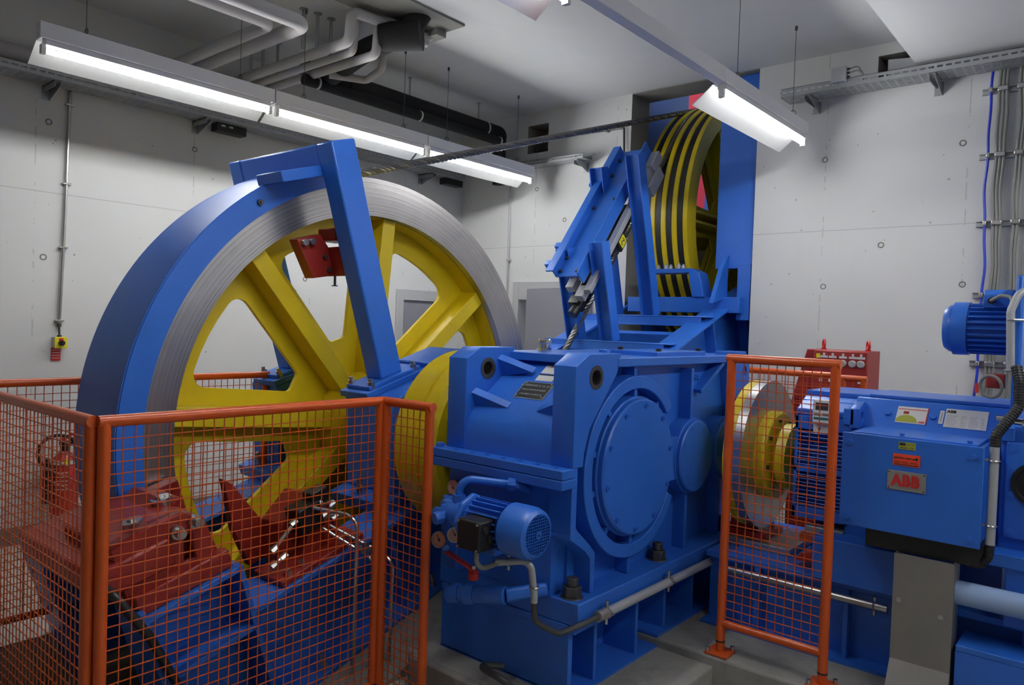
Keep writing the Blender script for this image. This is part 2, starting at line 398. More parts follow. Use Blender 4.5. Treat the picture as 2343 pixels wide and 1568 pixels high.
# formwork tie marks on the walls
def tie(parent, p, axis):
    d = Vector(axis); m = MB(); m.torus(Vector(p)+d*0.0, axis, 0.019, 0.0045, 20, 6); build('tie_mark', m, 'raw_concrete', parent)
for y, z in ((1.94, 1.87), (1.96, 2.85), (3.05, 2.87), (4.16, 1.86), (3.05, 1.86), (4.2, 2.87), (5.2, 2.87)): tie(wl, (XL, y, z), (1, 0, 0))
for x, z in ((-1.03, 2.93), (-0.99, 1.90), (-1.97, 1.89), (-2.00, 2.92), (-1.55, 2.21), (-4.98, 2.95), (-4.6, 2.6)): tie(wbk, (x, YB, z), (0, -1, 0))

# doors
d1 = thing('door_1', 'closed grey steel door in the wall behind the big yellow wheel', 'door', (XL, 5.66, ZF)); d1['kind'] = 'structure'
m = MB(); m.box(XL-0.02, XL+0.02, DY0, DY0+0.10, ZF, DZ); m.box(XL-0.02, XL+0.02, DY1-0.10, DY1, ZF, DZ); m.box(XL-0.02, XL+0.02, DY0+0.10, DY1-0.10, DZ-0.12, DZ)
build('door_frame', m, 'door_frame', d1, bevel=0.004)
m = MB(); m.box(XL-0.06, XL-0.012, DY0+0.10, DY1-0.10, ZF+0.01, DZ-0.12); lf = build('door_leaf', m, 'door_grey', d1, bevel=0.004)
m = MB(); m.cyl((XL-0.012, DY0+0.17, 0.85), (XL+0.04, DY0+0.17, 0.85), 0.011); m.cyl((XL+0.04, DY0+0.165, 0.85), (XL+0.04, DY0+0.29, 0.85), 0.01); build('handle', m, 'steel', lf)
d2 = thing('door_2', 'grey steel door standing open in the wall beyond the gearbox', 'door', (-4.73, YB, ZF)); d2['kind'] = 'structure'
m = MB(); m.box(-5.25, -5.165, YB-0.03, YB+0.1, ZF, 1.96); m.box(-4.305, -4.22, YB-0.03, YB+0.1, ZF, 1.96); m.box(-5.165, -4.305, YB-0.03, YB+0.1, 1.765, 1.96)
build('door_frame', m, 'door_frame', d2, bevel=0.004)
T = Matrix.Translation((-4.98, YB-0.06, 0)) @ Matrix.Rotation(math.radians(-14), 4, 'Z')
m = MB(); m.box(0, 0.74, -0.045, 0, ZF+0.01, 1.88, T); lf = build('door_leaf', m, 'door_grey', d2, bevel=0.004)
m = MB(); m.box(0.63, 0.66, -0.09, -0.045, 0.84, 0.87, T); m.box(0.52, 0.66, -0.10, -0.085, 0.845, 0.865, T); build('handle', m, 'steel', lf)
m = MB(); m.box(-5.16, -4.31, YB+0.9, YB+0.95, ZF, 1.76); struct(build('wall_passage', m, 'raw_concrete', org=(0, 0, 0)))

# shaft beyond the sheave opening, open to the sky past the added roof
m = MB(); m.box(-4.3, -4.05, YB+0.32, 7.55, -0.4, 5.2); m.box(-4.3, -4.05, 7.55, 10.6, -0.4, 2.9); m.box(-2.40, -2.15, YB+0.32, 10.6, -0.4, 5.2); m.box(-4.3, -2.15, 10.6, 10.8, -0.4, 2.9); m.box(-4.3, -2.15, YB+0.32, 8.3, 4.72, 4.9)  # last box: roof added to keep sky light off the blue panel
m.box(-4.3, -2.15, YB+0.30, 10.6, -0.5, 0.3)
struct(build('wall_shaft_sky_block', m, 'raw_concrete', org=(0, 0, 0), smooth=False))
# concrete plinth under gearbox and motor, with the notch where the gate stands
m = MB(); m.prism([(-2.56, 3.22), (2.5, 3.22), (2.5, 5.1), (-2.56, 5.1)], 'z', ZF-0.05, 0.0); m.box(-2.56, -1.43, 2.36, 3.23, ZF-0.05, -0.045)
struct(build('floor_plinth', m, 'plinth', org=(0, 0, 0), smooth=False, bevel=0.012))

# ---------------------------------------------------------------- inclined machine bed and big wheel
CY, CZ, TH = 2.99, 0.87, math.radians(17)
cs, sn = math.cos(TH), math.sin(TH)
TI = Matrix(((1, 0, 0, 0), (0, cs, -sn, CY), (0, sn, cs, CZ), (0, 0, 0, 1)))   # (x, u along slope, w square to slope)
def I(x, u, w): return TI @ Vector((x, u, w))

m = MB(); m.box(-3.42, -2.60, -2.0, 2.6, -1.25, -0.80, TI); m.box(-4.27, -4.08, -2.0, 2.6, -1.25, -0.80, TI)
struct(build('floor_incline', m, 'plinth', org=(0, 0, 0), smooth=False))

bed = thing('machine_bed', 'inclined blue welded steel bed carrying the wheel bearings and brakes', 'machine frame', I(-3.0, -0.5, -0.8))
for bx in (-3.03, -4.17):
    m = MB(); m.box(bx-0.13, bx+0.13, -1.36, 1.0, -0.295, -0.27, TI); build('top_flange', m, 'blue', bed, bevel=0.003)
    m = MB(); m.box(bx-0.012, bx+0.012, -1.36, 1.0, -0.78, -0.295, TI); build('web', m, 'blue_dusty', bed)
    m = MB(); m.box(bx-0.14, bx+0.14, -1.36, 1.0, -0.80, -0.775, TI); build('bottom_flange', m, 'blue', bed, bevel=0.003)
    for u in (-1.37, -0.55, 0.2, 0.9):
        m = MB(); top = -0.05 if u < -1 else -0.296
        m.box(bx-0.13, bx+0.13 if u < -1 else bx+0.10, u-0.012, u+0.012, -0.80, top, TI); build('stiffener', m, 'blue', bed, bevel=0.002)
    m = MB(); m.box(bx-0.13, bx+0.13, -1.78, -1.38, -0.075, -0.05, TI); build('brake_seat', m, 'blue', bed, bevel=0.003)
    m = MB(); m.box(bx-0.13, bx-0.04, -1.77, -1.385, -0.335, -0.075, TI); build('seat_block', m, 'blue_dusty', bed)
    m = MB(); m.box(bx-0.13, bx+0.13, -1.75, -1.38, -0.36, -0.335, TI); build('mid_flange', m, 'blue', bed, bevel=0.003)
    m = MB(); m.box(bx-0.13, bx-0.03, -1.77, -1.385, -0.95, -0.36, TI); build('seat_block', m, 'blue_dusty', bed)
    m = MB(); m.box(bx-0.13, bx+0.13, -1.80, -1.775, -1.0, -0.02, TI); build('end_plate', m, 'blue', bed, bevel=0.003)
for u in (-1.1, -0.35, 0.4):
    m = MB(); m.hexn(I(-2.93, u, -0.79), I(-2.93, u, -0.74), 0.022); m.cyl(I(-2.93, u, -0.74), I(-2.93, u, -0.69), 0.013, n=10); build('anchor_bolt', m, 'steel', bed)

wheel = thing('drive_wheel', 'huge yellow spoked rope wheel with bright turned steel brake ring', 'wheel', (-3.78, CY, CZ))
c0 = (CY, CZ)
m = MB(); m.ringarc(c0, 1.262, 1.49, -3.65, -3.60, 0, 360, 128); build('brake_ring', m, 'turned_steel', wheel)
m = MB()
prof = [(-3.96, 1.26), (-3.96, 1.50), (-3.88, 1.50), (-3.85, 1.465), (-3.80, 1.45), (-3.75, 1.465), (-3.72, 1.50), (-3.655, 1.50), (-3.655, 1.26)]
m.lathe([(t, r) for t, r in prof], (0, CY, CZ), (1, 0, 0), 128, closed=True); build('rim', m, 'yellow', wheel)
SP = [130-45*k for k in range(8)]
def hole_loop(mid):
    # window between two spokes: margins parallel to the spokes, rounded corners
    mg = 0.145; out = []
    a1, a2 = math.radians(mid-22.5), math.radians(mid+22.5)
    def at(r, side):
        t = a1 + math.asin(mg/r) if side < 0 else a2 - math.asin(mg/r); return t
    pts = []
    ro, ri = 1.12, 0.52
    arc = [(ro, at(ro, -1) + (at(ro, 1)-at(ro, -1))*i/6) for i in range(7)]
    arci = [(ri, at(ri, 1) + (at(ri, -1)-at(ri, 1))*i/4) for i in range(5)]
    P = [Vector((r*math.cos(t), r*math.sin(t), 0)) for r, t in arc + arci]
    # round the four corners
    n = len(P); corner = {0, 6, 7, 11}
    for i, p in enumerate(P):
        if i in corner:
            a = (P[i-1]-p); b = (P[(i+1) % n]-p); la, lb = a.length, b.length; a.normalize(); b.normalize(); ang = a.angle(b)
            rad = 0.085; t = min(rad/math.tan(ang/2), la*0.9, lb*0.9); r = t*math.tan(ang/2)
            cc = p + (a+b).normalized()*(r/math.sin(ang/2)); s0 = p+a*t-cc; s1 = p+b*t-cc; tot = s0.angle(s1); ax = s0.cross(s1).normalized()
            out += [cc + Matrix.Rotation(tot*j/6, 3, ax) @ s0 for j in range(7)]
        else: out.append(p)
    return [(CY+p.x, CZ+p.y) for p in out]
wm = plate_mesh(circ(CY, CZ, 1.265, 96), [hole_loop(a-22.5) for a in SP] , 'x', -3.82, -3.79)
link_mesh('web_plate', wm, 'yellow', wheel, smooth=False)
for a in SP:
    T = Matrix.Translation((0, CY, CZ)) @ Matrix.Rotation(math.radians(a), 4, 'X')
    m = MB(); m.box(-3.80, -3.645, 0.2, 1.262, -0.05, 0.05, T)
    build('spoke', m, 'yellow', wheel, bevel=0.004)
    m = MB(); m.box(-3.95, -3.81, 0.2, 1.262, -0.045, 0.045, T); build('rear_spoke', m, 'yellow', wheel, bevel=0.004)
m = MB(); m.lathe([(-4.05, 0.0), (-4.05, 0.26), (-3.70, 0.30), (-3.62, 0.27), (-3.50, 0.25), (-3.50, 0.18), (-3.50, 0.0)], (0, CY, CZ), (1, 0, 0), 48); build('hub', m, 'yellow', wheel)
m = MB(); m.cyl((-4.5, CY, CZ), (-2.88, CY, CZ), 0.14, n=32); build('shaft', m, 'dark_steel', wheel)

# coupling between wheel shaft and gearbox
cp = thing('shaft_coupling', 'thick yellow two-part flange coupling beside the gearbox', 'coupling', (-2.72, CY, CZ))
m = MB(); m.lathe([(-2.90, 0.18), (-2.90, 0.44), (-2.875, 0.475), (-2.72, 0.48), (-2.715, 0.465), (-2.715, 0.18)], (0, CY, CZ), (1, 0, 0), 72, closed=True); build('inner_disc', m, 'yellow', cp)
m = MB(); m.lathe([(-2.715, 0.15), (-2.715, 0.465), (-2.70, 0.48), (-2.62, 0.475), (-2.595, 0.45), (-2.595, 0.15)], (0, CY, CZ), (1, 0, 0), 72, closed=True); build('outer_disc', m, 'yellow', cp)
for k in range(12):
    t = math.radians(30*k+7); y, z = CY+0.37*math.cos(t), CZ+0.37*math.sin(t)
    m = MB(); m.hexn((-2.598, y, z), (-2.552, y, z), 0.040); m.cyl((-2.552, y, z), (-2.520, y, z), 0.023, n=12); build('nut', m, 'yellow', cp, bevel=0.003)
m = MB(); m.cyl((-2.595, CY, CZ), (-2.44, CY, CZ), 0.16, n=32); build('sleeve', m, 'dark_steel', cp)

# bearing blocks
def bearing(x0, x1, face, label):
    b = thing('bearing_block', label, 'bearing', I((x0+x1)/2, 0, -0.27), 'wheel bearing blocks')
    m = MB(); m.box(x0-0.03, x1+0.03, -0.52, 0.52, -0.27, -0.20, TI); build('base', m, 'blue', b, bevel=0.006)
    m = MB(); m.prism([(-0.42, -0.20), (0.42, -0.20), (0.36, 0.30), (-0.30, 0.30)], 'x', x0, x1, TI); build('housing', m, 'blue', b, bevel=0.012)
    m = MB(); m.lathe([(0, 0.145), (0, 0.33), (0.03, 0.33), (0.05, 0.30), (0.05, 0.25), (0.075, 0.24), (0.075, 0.145)], (face, CY, CZ), (1, 0, 0), 56, closed=True); build('end_cover', m, 'blue', b)
    for k in range(8):
        t = math.radians(45*k+20); y, z = CY+0.28*math.cos(t), CZ+0.28*math.sin(t)
        m = MB(); m.hexn((face+0.048, y, z), (face+0.066, y, z), 0.016); build('bolt', m, 'dark_steel', b)
    for u in (-0.47, 0.47):
        m = MB(); m.hexn(I((x0+x1)/2, u, -0.2), I((x0+x1)/2, u, -0.15), 0.03); m.cyl(I((x0+x1)/2, u, -0.15), I((x0+x1)/2, u, -0.11), 0.017); build('anchor_bolt', m, 'steel', b)
    m = MB(); m.box(x0+0.0, x1, 0.12, 0.40, 0.30, 0.37, TI); build('cap_block', m, 'blue', b, bevel=0.01)
    return b
bearing(-3.42, -3.02, -3.02, 'blue bearing block between the wheel and the yellow coupling')
bearing(-4.40, -4.10, -4.10, 'blue bearing block on the far side of the yellow wheel')

# guard over the rim and its portal frame
gd = thing('wheel_guard', 'blue curved sheet guard over the wheel rim with leaning portal frame', 'guard', I(-3.75, -0.09, 0.33))
m = MB(); m.ringarc(c0, 1.548, 1.562, -4.018, -3.546, 110, 196.5, 60); build('outer_sheet', m, 'blue_plate', gd)
m = MB(); m.ringarc(c0, 1.435, 1.556, -3.558, -3.540, 102, 197, 64); build('side_sheet', m, 'blue', gd)
m = MB(); m.ringarc(c0, 1.435, 1.556, -4.022, -4.006, 104, 197, 60); build('side_sheet', m, 'blue', gd)
for px in (-3.30, -4.20):
    m = MB(); m.box(px-0.065, px+0.065, -0.17, -0.01, 0.355, 1.67, TI); build('post', m, 'blue', gd, bevel=0.010)
    m = MB(); m.box(px-0.12, px+0.12, -0.33, 0.24, 0.30, 0.335, TI); build('foot_plate', m, 'blue', gd, bevel=0.004)
    m = MB(); m.box(px-0.10, px+0.10, -0.29, 0.10, 0.335, 0.358, TI); build('foot_plate', m, 'blue', gd, bevel=0.004)
    for u in (-0.26, 0.06):
        for dx in (-0.085, 0.085):
            m = MB(); m.hexn(I(px+dx, u, 0.335), I(px+dx, u, 0.378), 0.020); m.cyl(I(px+dx, u, 0.378), I(px+dx, u, 0.395), 0.012, n=10); build('bolt', m, 'steel', gd)
m = MB(); m.box(-4.135, -3.365, -0.168, -0.012, 1.515, 1.668, TI)
build('cross_beam', m, 'blue_plate', gd, bevel=0.010)
m = MB(); m.box(-3.60, -3.365, -0.42, -0.12, 1.50, 1.56, TI); build('bracket', m, 'blue_plate', gd, bevel=0.006)
m = MB(); m.cyl(I(-3.54, -0.47, 1.42), I(-3.525, -0.47, 1.42), 0.016, n=14); m.cyl(I(-3.525, -0.47, 1.42), I(-3.518, -0.47, 1.42), 0.007, n=8); build('screw', m, 'dark_steel', gd)

# ---------------------------------------------------------------- brakes on the steel ring
b = thing('brake_caliper', 'large red brake caliper gripping the steel ring below the blue guard', 'brake', I(-3.35, -1.6, -0.05))
m = MB(); m.box(-3.78, -2.96, -1.90, -1.59, 0.07, 0.19, TI); build('yoke', m, 'red', b, bevel=0.012)
m = MB(); m.prism([(-1.80, -0.05), (-1.40, -0.05), (-1.41, 0.02), (-1.43, 0.20), (-1.50, 0.25), (-1.64, 0.26), (-1.80, 0.24)], 'x', -3.50, -3.05, TI); build('arm', m, 'red', b, bevel=0.010)
ck = plate_mesh([(-1.80, -0.05), (-1.40, -0.05), (-1.41, 0.02), (-1.43, 0.20), (-1.50, 0.25), (-1.64, 0.26), (-1.80, 0.24)], [circ(-1.62, 0.10, 0.018, 18), [(-1.56, 0.045), (-1.50, 0.045), (-1.49, 0.16), (-1.53, 0.16)]], 'x', -3.052, -2.98); ck.transform(TI)
link_mesh('cheek_plate', ck, 'red', b, smooth=False)
m = MB(); m.prism([(-1.80, -0.05), (-1.42, -0.05), (-1.45, 0.03), (-1.80, 0.03)], 'x', -4.25, -4.05, TI); build('arm', m, 'red', b, bevel=0.010)
m = MB(); m.box(-2.99, -2.93, -1.79, -1.385, -0.05, 0.035, TI); build('foot_flange', m, 'red', b, bevel=0.008)
m = MB(); m.box(-3.58, -3.50, -1.46, -1.28, 0.02, 0.21, TI); build('shoe', m, 'red', b, bevel=0.004)
for u, w in ((-1.43, 0.06), (-1.43, 0.12), (-1.32, 0.16), (-1.32, 0.10), (-1.38, 0.18)):
    m = MB(); m.cyl(I(-3.50, u, w), I(-3.49, u, w), 0.010, n=10); build('rivet', m, 'red', b)
m = MB(); m.prism([(-1.56, 0.25), (-1.44, 0.21), (-1.41, 0.24), (-1.50, 0.285)], 'x', -3.45, -3.20, TI); build('shoe_lever', m, 'red', b, bevel=0.005)
for x, u in ((-3.10, -1.66), (-3.20, -1.49)):
    m = MB(); m.cyl(I(x, u, 0.245), I(x, u, 0.275), 0.042, n=24); m.hexn(I(x, u, 0.274), I(x, u, 0.284), 0.018); build('pin_cap', m, 'steel', b)
for u, w in ((-1.475, 0.205), (-1.555, 0.195)):
    m = MB(); m.cyl(I(-2.985, u, w), I(-2.92, u, w), 0.020, n=18); m.cyl(I(-2.985, u, w), I(-2.955, u, w), 0.028, n=18); build('pin', m, 'steel', b)
m = MB(); m.box(-3.16, -2.94, -1.79, -1.39, -0.062, -0.048, TI); build('shim', m, 'galv', b)
# hydraulic hose from that caliper
m = MB(); m.tube(fillet([I(-3.0, -1.86, 0.12), I(-2.90, -1.86, 0.10), I(-2.87, -1.80, -0.10), I(-2.87, -1.74, -0.45), I(-2.87, -1.66, -0.9)], 0.12), 0.018, 12)
tag(build('brake_hose', m, 'hose'), 'thick black hose hanging from the large red brake caliper', 'hose')

b2 = thing('hydraulic_brake_unit', 'red plate bracket with black hydraulic block and steel fittings', 'brake', I(-3.2, -0.95, -0.27))
m = MB(); m.prism([(-1.17, 0.20), (-1.135, 0.16), (-1.04, -0.08), (-1.02, -0.27), (-1.16, -0.27), (-1.19, -0.06)], 'x', -3.32, -3.27, TI); build('horn_plate', m, 'red', b2, bevel=0.004)
m = MB(); m.prism([(-1.10, -0.25), (-0.72, -0.25), (-0.80, -0.03), (-0.88, 0.02), (-1.04, -0.07)], 'x', -3.27, -3.10, TI); build('bracket', m, 'red', b2, bevel=0.006)
m = MB(); m.box(-3.16, -2.92, -1.20, -0.72, -0.27, -0.240, TI); build('foot_plate', m, 'red', b2, bevel=0.005)
m = MB(); m.prism([(-1.02, -0.24), (-0.80, -0.24), (-0.80, -0.15), (-0.92, -0.10)], 'x', -3.08, -3.02, TI); build('gusset', m, 'red', b2, bevel=0.004)
m = MB(); m.box(-3.11, -2.99, -1.00, -0.87, -0.13, 0.0, TI); build('valve_block', m, 'black', b2, bevel=0.008)
m = MB(); m.box(-3.09, -3.01, -0.90, -0.80, -0.03, 0.04, TI); build('valve_head', m, 'black', b2, bevel=0.008)
for (ua, wa, ub, wb_) in ((-1.16, -0.13, -1.00, -0.05), (-1.18, -0.20, -1.09, -0.18), (-0.88, -0.03, -0.78, -0.06), (-0.87, -0.10, -0.78, -0.13)):
    m = MB(); m.cyl(I(-3.02, ua, wa), I(-3.02, ub, wb_), 0.010, n=10); m.hexn(I(-3.02, ua, wa), I(-3.02, ua+0.03, wa+0.009), 0.017); m.hexn(I(-3.02, ub-0.035, wb_-0.008), I(-3.02, ub, wb_), 0.016); build('fitting', m, 'steel', b2)
for u in (-1.14, -1.06, -0.80):
    m = MB(); m.hexn(I(-2.96, u, -0.240), I(-2.96, u, -0.215), 0.016); build('bolt', m, 'steel', b2)

# steel hydraulic lines down to the floor by the barrier
def line(pts, label):
    m = MB(); m.tube(fillet(pts, 0.06, 8), 0.009, 10)
    tag(build('hydraulic_pipe', m, 'steel'), label, 'pipe', 'bent steel hydraulic pipes')
line([(-3.02, 2.10, 0.59), (-2.86, 2.22, 0.56), (-2.80, 2.235, 0.53), (-2.80, 2.23, -0.30), (-2.80, 2.23, -0.42)], 'bent steel pipe leaving the top of the black hydraulic block')
line([(-3.02, 2.19, 0.47), (-2.83, 2.29, 0.37), (-2.76, 2.31, 0.34), (-2.76, 2.30, -0.28), (-2.76, 2.30, -0.36)], 'bent steel pipe leaving the lower port of the hydraulic block')
line([(-3.02, 2.24, 0.47), (-2.80, 2.36, 0.37), (-2.70, 2.38, 0.33), (-2.70, 2.37, -0.22), (-2.70, 2.37, -0.32)], 'bent steel pipe next to the barrier post, beside the concrete incline')
m = MB(); m.box(-2.84, -2.74, 2.25, 2.30, 0.385, 0.40); m.box(-2.79, -2.77, 2.26, 2.29, 0.395, 0.43)
tag(build('pipe_clamp', m, 'steel'), 'small steel clamp holding the hydraulic pipes together', 'clamp')

# upper caliper in the wheel, carried by the portal post
b3 = thing('upper_brake_unit', 'dark red brake unit hanging inside the wheel behind the portal post', 'brake', (-3.45, 2.42, 1.72))
def yz(px): return px
m = MB(); m.prism([(2.33, 1.92), (2.48, 1.965), (2.55, 1.88), (2.58, 1.74), (2.44, 1.715)], 'x', -3.58, -3.50); build('side_plate', m, 'red', b3, bevel=0.004)
m = MB(); m.prism([(2.53, 1.895), (2.70, 1.92), (2.70, 1.755), (2.575, 1.735)], 'x', -3.57, -3.40); build('body', m, 'red', b3, bevel=0.006)
m = MB(); m.box(-3.58, -3.42, 2.52, 2.64, 1.93, 2.00); build('bracket', m, 'red', b3, bevel=0.004)
m = MB(); m.lathe([(0, 0.0), (0, 0.05), (0.035, 0.05), (0.035, 0.028), (0.01, 0.026), (0.01, 0.0)], (-3.41, 2.625, 1.86), (1, 0, 0), 24); build('boss', m, 'red', b3)
m = MB(); m.cyl((-3.405, 2.625, 1.86), (-3.372, 2.625, 1.86), 0.024, n=6); build('nut', m, 'black', b3)
for y, z in ((2.37, 1.905), (2.415, 1.915)):
    m = MB(); m.cyl((-3.50, y, z), (-3.47, y, z), 0.018, n=14); build('pin', m, 'steel', b3)
for y, z in ((2.51, 1.84), (2.54, 1.77)):
    m = MB(); m.hexn((-3.50, y, z), (-3.485, y, z), 0.014); build('bolt', m, 'dark_steel', b3)
m = MB(); m.cyl((-3.50, 2.585, 1.745), (-3.50, 2.585, 1.685), 0.007, n=8); m.cyl((-3.50, 2.585, 1.685), (-3.50, 2.585, 1.680), 0.018, n=8); build('set_screw', m, 'dark_steel', b3)
text('number', '2', 0.05, (-3.399, 2.62, 1.785), (0, 1, 0), (0, 0, 1), 'label_black', b3)
m = MB(); m.box(-3.44, -3.33, 2.60, 2.72, 1.83, 1.90); build('arm', m, 'red', b3, bevel=0.004)

# ---------------------------------------------------------------- luminaires
LZ = 2.955
def luminaire(x, y0, y1, label, off=None):
    t = thing('strip_light_%s_offscreen' % off if off else 'strip_light', label, 'lamp', (x, (y0+y1)/2, LZ-0.06), 'fluorescent strip lights')
    m = MB(); m.box(x-0.035, x+0.035, y0, y1, LZ+0.065, LZ+0.155); build('trunking', m, 'white_enamel', t, bevel=0.003)
    m = MB(); m.box(x-0.028, x+0.030, y0+0.03, y1-0.03, LZ+0.030, LZ+0.066); build('gear_tray', m, 'white_enamel', t, bevel=0.003)
    m = MB(); m.prism([(x+0.036, LZ+0.062), (x+0.036, LZ+0.066), (x-0.05, LZ+0.066), (x-0.185, LZ-0.038), (x-0.182, LZ-0.042), (x-0.048, LZ+0.062)], 'y', y0+0.006, y1-0.006); build('reflector', m, 'reflector_sheet', t, smooth=False)
    tb = MB(); tb.cyl((x+0.005, y0+0.035, LZ), (x+0.005, y1-0.035, LZ), 0.0135, n=14); build('tube_%s_offscreen' % off if off else 'tube', tb, 'tube_light', t)
    for yy in (y0+0.012, y1-0.036):
        m = MB(); m.box(x-0.012, x+0.022, yy, yy+0.024, LZ-0.02, LZ+0.032); build('lamp_holder', m, 'white_plastic', t)
    for yy in (y0+0.25, y1-0.25):
        m = MB(); m.cyl((x, yy, LZ+0.15), (x, yy, 3.775 if x < -1.4 else 3.505), 0.0022, n=6); m.torus((x, yy, LZ+0.175), (0, 1, 0), 0.022, 0.003, 16, 6)
        m.cyl((x, yy, (3.74 if x < -1.4 else 3.47)), (x, yy, (3.772 if x < -1.4 else 3.502)), 0.010, n=8); build('suspension', m, 'dark_steel', t)
    return t
luminaire(-4.80, 1.48, 2.96, 'strip light hung nearest the wall with the emergency switch, beside the grey pipes')
luminaire(-4.80, 2.97, 4.45, 'middle strip light of the row above the big yellow wheel')
luminaire(-4.80, 4.46, 5.94, 'strip light at the end of its row by the small wall recess')
luminaire(-2.02, 4.30, 5.80, 'lit strip light hanging before the wall opening with the rope sheave')
luminaire(-2.02, 1.22, 2.72, 'strip light before the gearbox at the end of the bare white trunking')
m = MB(); m.box(-2.055, -1.985, 2.722, 4.298, LZ+0.065, LZ+0.155)
tag(build('trunking_rail', m, 'white_enamel', bevel=0.003), 'bare white trunking between two strip lights above the gearbox', 'trunking')
luminaire(0.95, 4.30, 5.80, 'strip light at the wall end of the row above the motor', 'wall_end')
luminaire(0.95, 2.76, 4.26, 'strip light in the middle of the row above the motor', 'middle')
luminaire(0.95, 1.22, 2.72, 'strip light over the aisle right of the motor', 'aisle')

# ---------------------------------------------------------------- gearbox
GX0, GX1 = -2.47, -1.74            # overall width
GY0, GY1 = 2.49, 4.26
g = thing('gearbox', 'large blue cast gearbox with round bearing covers and nameplate', 'gearbox', (-2.1, 3.3, 0.25))
# casing: lower half, upper half with sloping front between lugs
m = MB(); m.prism([(GY0+0.03, 0.36), (GY1-0.02, 0.36), (GY1-0.02, 0.87), (GY0+0.03, 0.87)], 'x', GX0+0.02, GX1-0.10); build('lower_casing', m, 'blue', g, bevel=0.008)
prof = [(GY0, 0.87), (GY1-0.02, 0.87), (GY1-0.02, 1.20), (4.05, 1.355), (2.92, 1.355)]
# rounded transition front face -> slope
prof += [(2.86, 1.335), (2.60, 1.145), (2.54, 1.095), (2.505, 1.05), (GY0+0.003, 0.99)]
m = MB(); m.prism(prof, 'x', GX0+0.02, GX1-0.10); build('upper_casing', m, 'blue', g, bevel=0.004)
def lug(x0, x1):
    outer = [(GY0, 0.90), (GY0+0.34, 0.90), (GY0+0.12, 1.12), (GY0+0.33, 1.31), (GY0+0.33, 1.385), (GY0+0.09, 1.385), (GY0, 1.335)]
    outer = [(GY0-0.004, 0.915), (2.560, 0.915), (2.565, 0.97), (2.60, 1.07), (2.80, 1.30), (2.83, 1.385), (2.58, 1.385), (GY0-0.004, 1.335)]
    return link_mesh('lifting_lug', plate_mesh(outer, [circ(2.635, 1.285, 0.034, 24)], 'x', x0, x1), 'blue', g, smooth=False, bevel=0.004)
lug(GX1-0.115, GX1); lug(GX0, GX0+0.115)
for xx in (GX1, GX0+0.115):
    l_ = MB(); l_.ringarc((2.635, 1.285), 0.034, 0.052, xx-0.002, xx+0.002, 0, 360, 28); build('bore_rim', l_, 'dark_steel', g)
    l_ = MB(); l_.ringarc((2.635, 1.285), 0.031, 0.0345, xx-0.112, xx-0.002, 0, 360, 28); build('bore_liner', l_, 'dark_steel', g)
# webs (diagonal gussets) on the sloping front, left and right
for xa, xb, k in ((GX0+0.115, GX0+0.30, 1), (GX1-0.115, GX1-0.26, -1)):
    for (y, z) in ((2.76, 1.285), (2.585, 1.13)):
        tri = [(xa, y, z+0.10), (xa, y-0.02, z+0.10), (xb, y+0.0, z-0.015), (xa, y+0.02, z-0.03)]
        m = MB(); p = [Vector((xa, y-0.06, z+0.045)), Vector((xb, y-0.02, z-0.01)), Vector((xa, y-0.02, z-0.04))]
        nrm = Vector((0, 0.03, 0.022))
        m.add([q for q in p] + [q+nrm for q in p], [(0, 1, 2), (5, 4, 3), (0, 3, 4, 1), (1, 4, 5, 2), (2, 5, 3, 0)]); build('gusset', m, 'blue', g, smooth=False)
# parting flange on the front
for z0, z1 in ((0.875, 0.915), (0.832, 0.873)):
    m = MB(); m.box(GX0-0.04, GX1+0.0, 2.415, GY0+0.03, z0, z1); build('parting_flange', m, 'blue', g, bevel=0.004)
for xx in (GX0+0.0,):
    m = MB(); m.hexn((xx, 2.445, 0.915), (xx, 2.445, 0.935), 0.020); build('flange_bolt', m, 'blue', g)
for k in range(7):
    m = MB(); m.hexn((GX0+0.10+k*0.095, 2.452, 0.914), (GX0+0.10+k*0.095, 2.452, 0.919), 0.010); build('flange_bolt', m, 'blue', g)
# side wall plate and flanges on the +X side
m = MB(); m.box(GX1-0.125, GX1-0.085, GY0+0.10, GY1-0.04, 0.36, 1.34); build('side_plate', m, 'blue', g)
m = MB(); m.box(GX0, GX1+0.004, 2.80, GY1-0.04, 1.325, 1.365); build('top_flange', m, 'blue', g, bevel=0.004)
# corner plate (front edge, kicks out at the foot)
pts = [(GY0, 0.66), (2.66, 0.54), (2.68, 0.50), (2.68, 0.362), (2.64, 0.362), (2.64, 0.50), (2.62, 0.53), (GY0, 0.60)]
m = MB(); m.prism([(GY0-0.002, 0.64), (GY0+0.035, 0.64), (GY0+0.035, 0.914), (GY0-0.002, 0.914)], 'x', GX1-0.119, GX1-0.001); build('corner_plate', m, 'blue', g, bevel=0.003)
m = MB(); m.prism([(GY0-0.002, 0.62), (GY0-0.002, 0.638), (GY0+0.035, 0.66), (2.63, 0.575), (2.675, 0.53), (2.675, 0.362), (2.645, 0.362), (2.64, 0.51), (2.60, 0.55)], 'x', GX1-0.14, GX1); build('corner_plate', m, 'blue', g, bevel=0.003)
m = MB(); m.box(GX0+0.021, GX1-0.10, GY0+0.004, GY0+0.035, 0.362, 0.83); build('front_plate', m, 'blue', g)
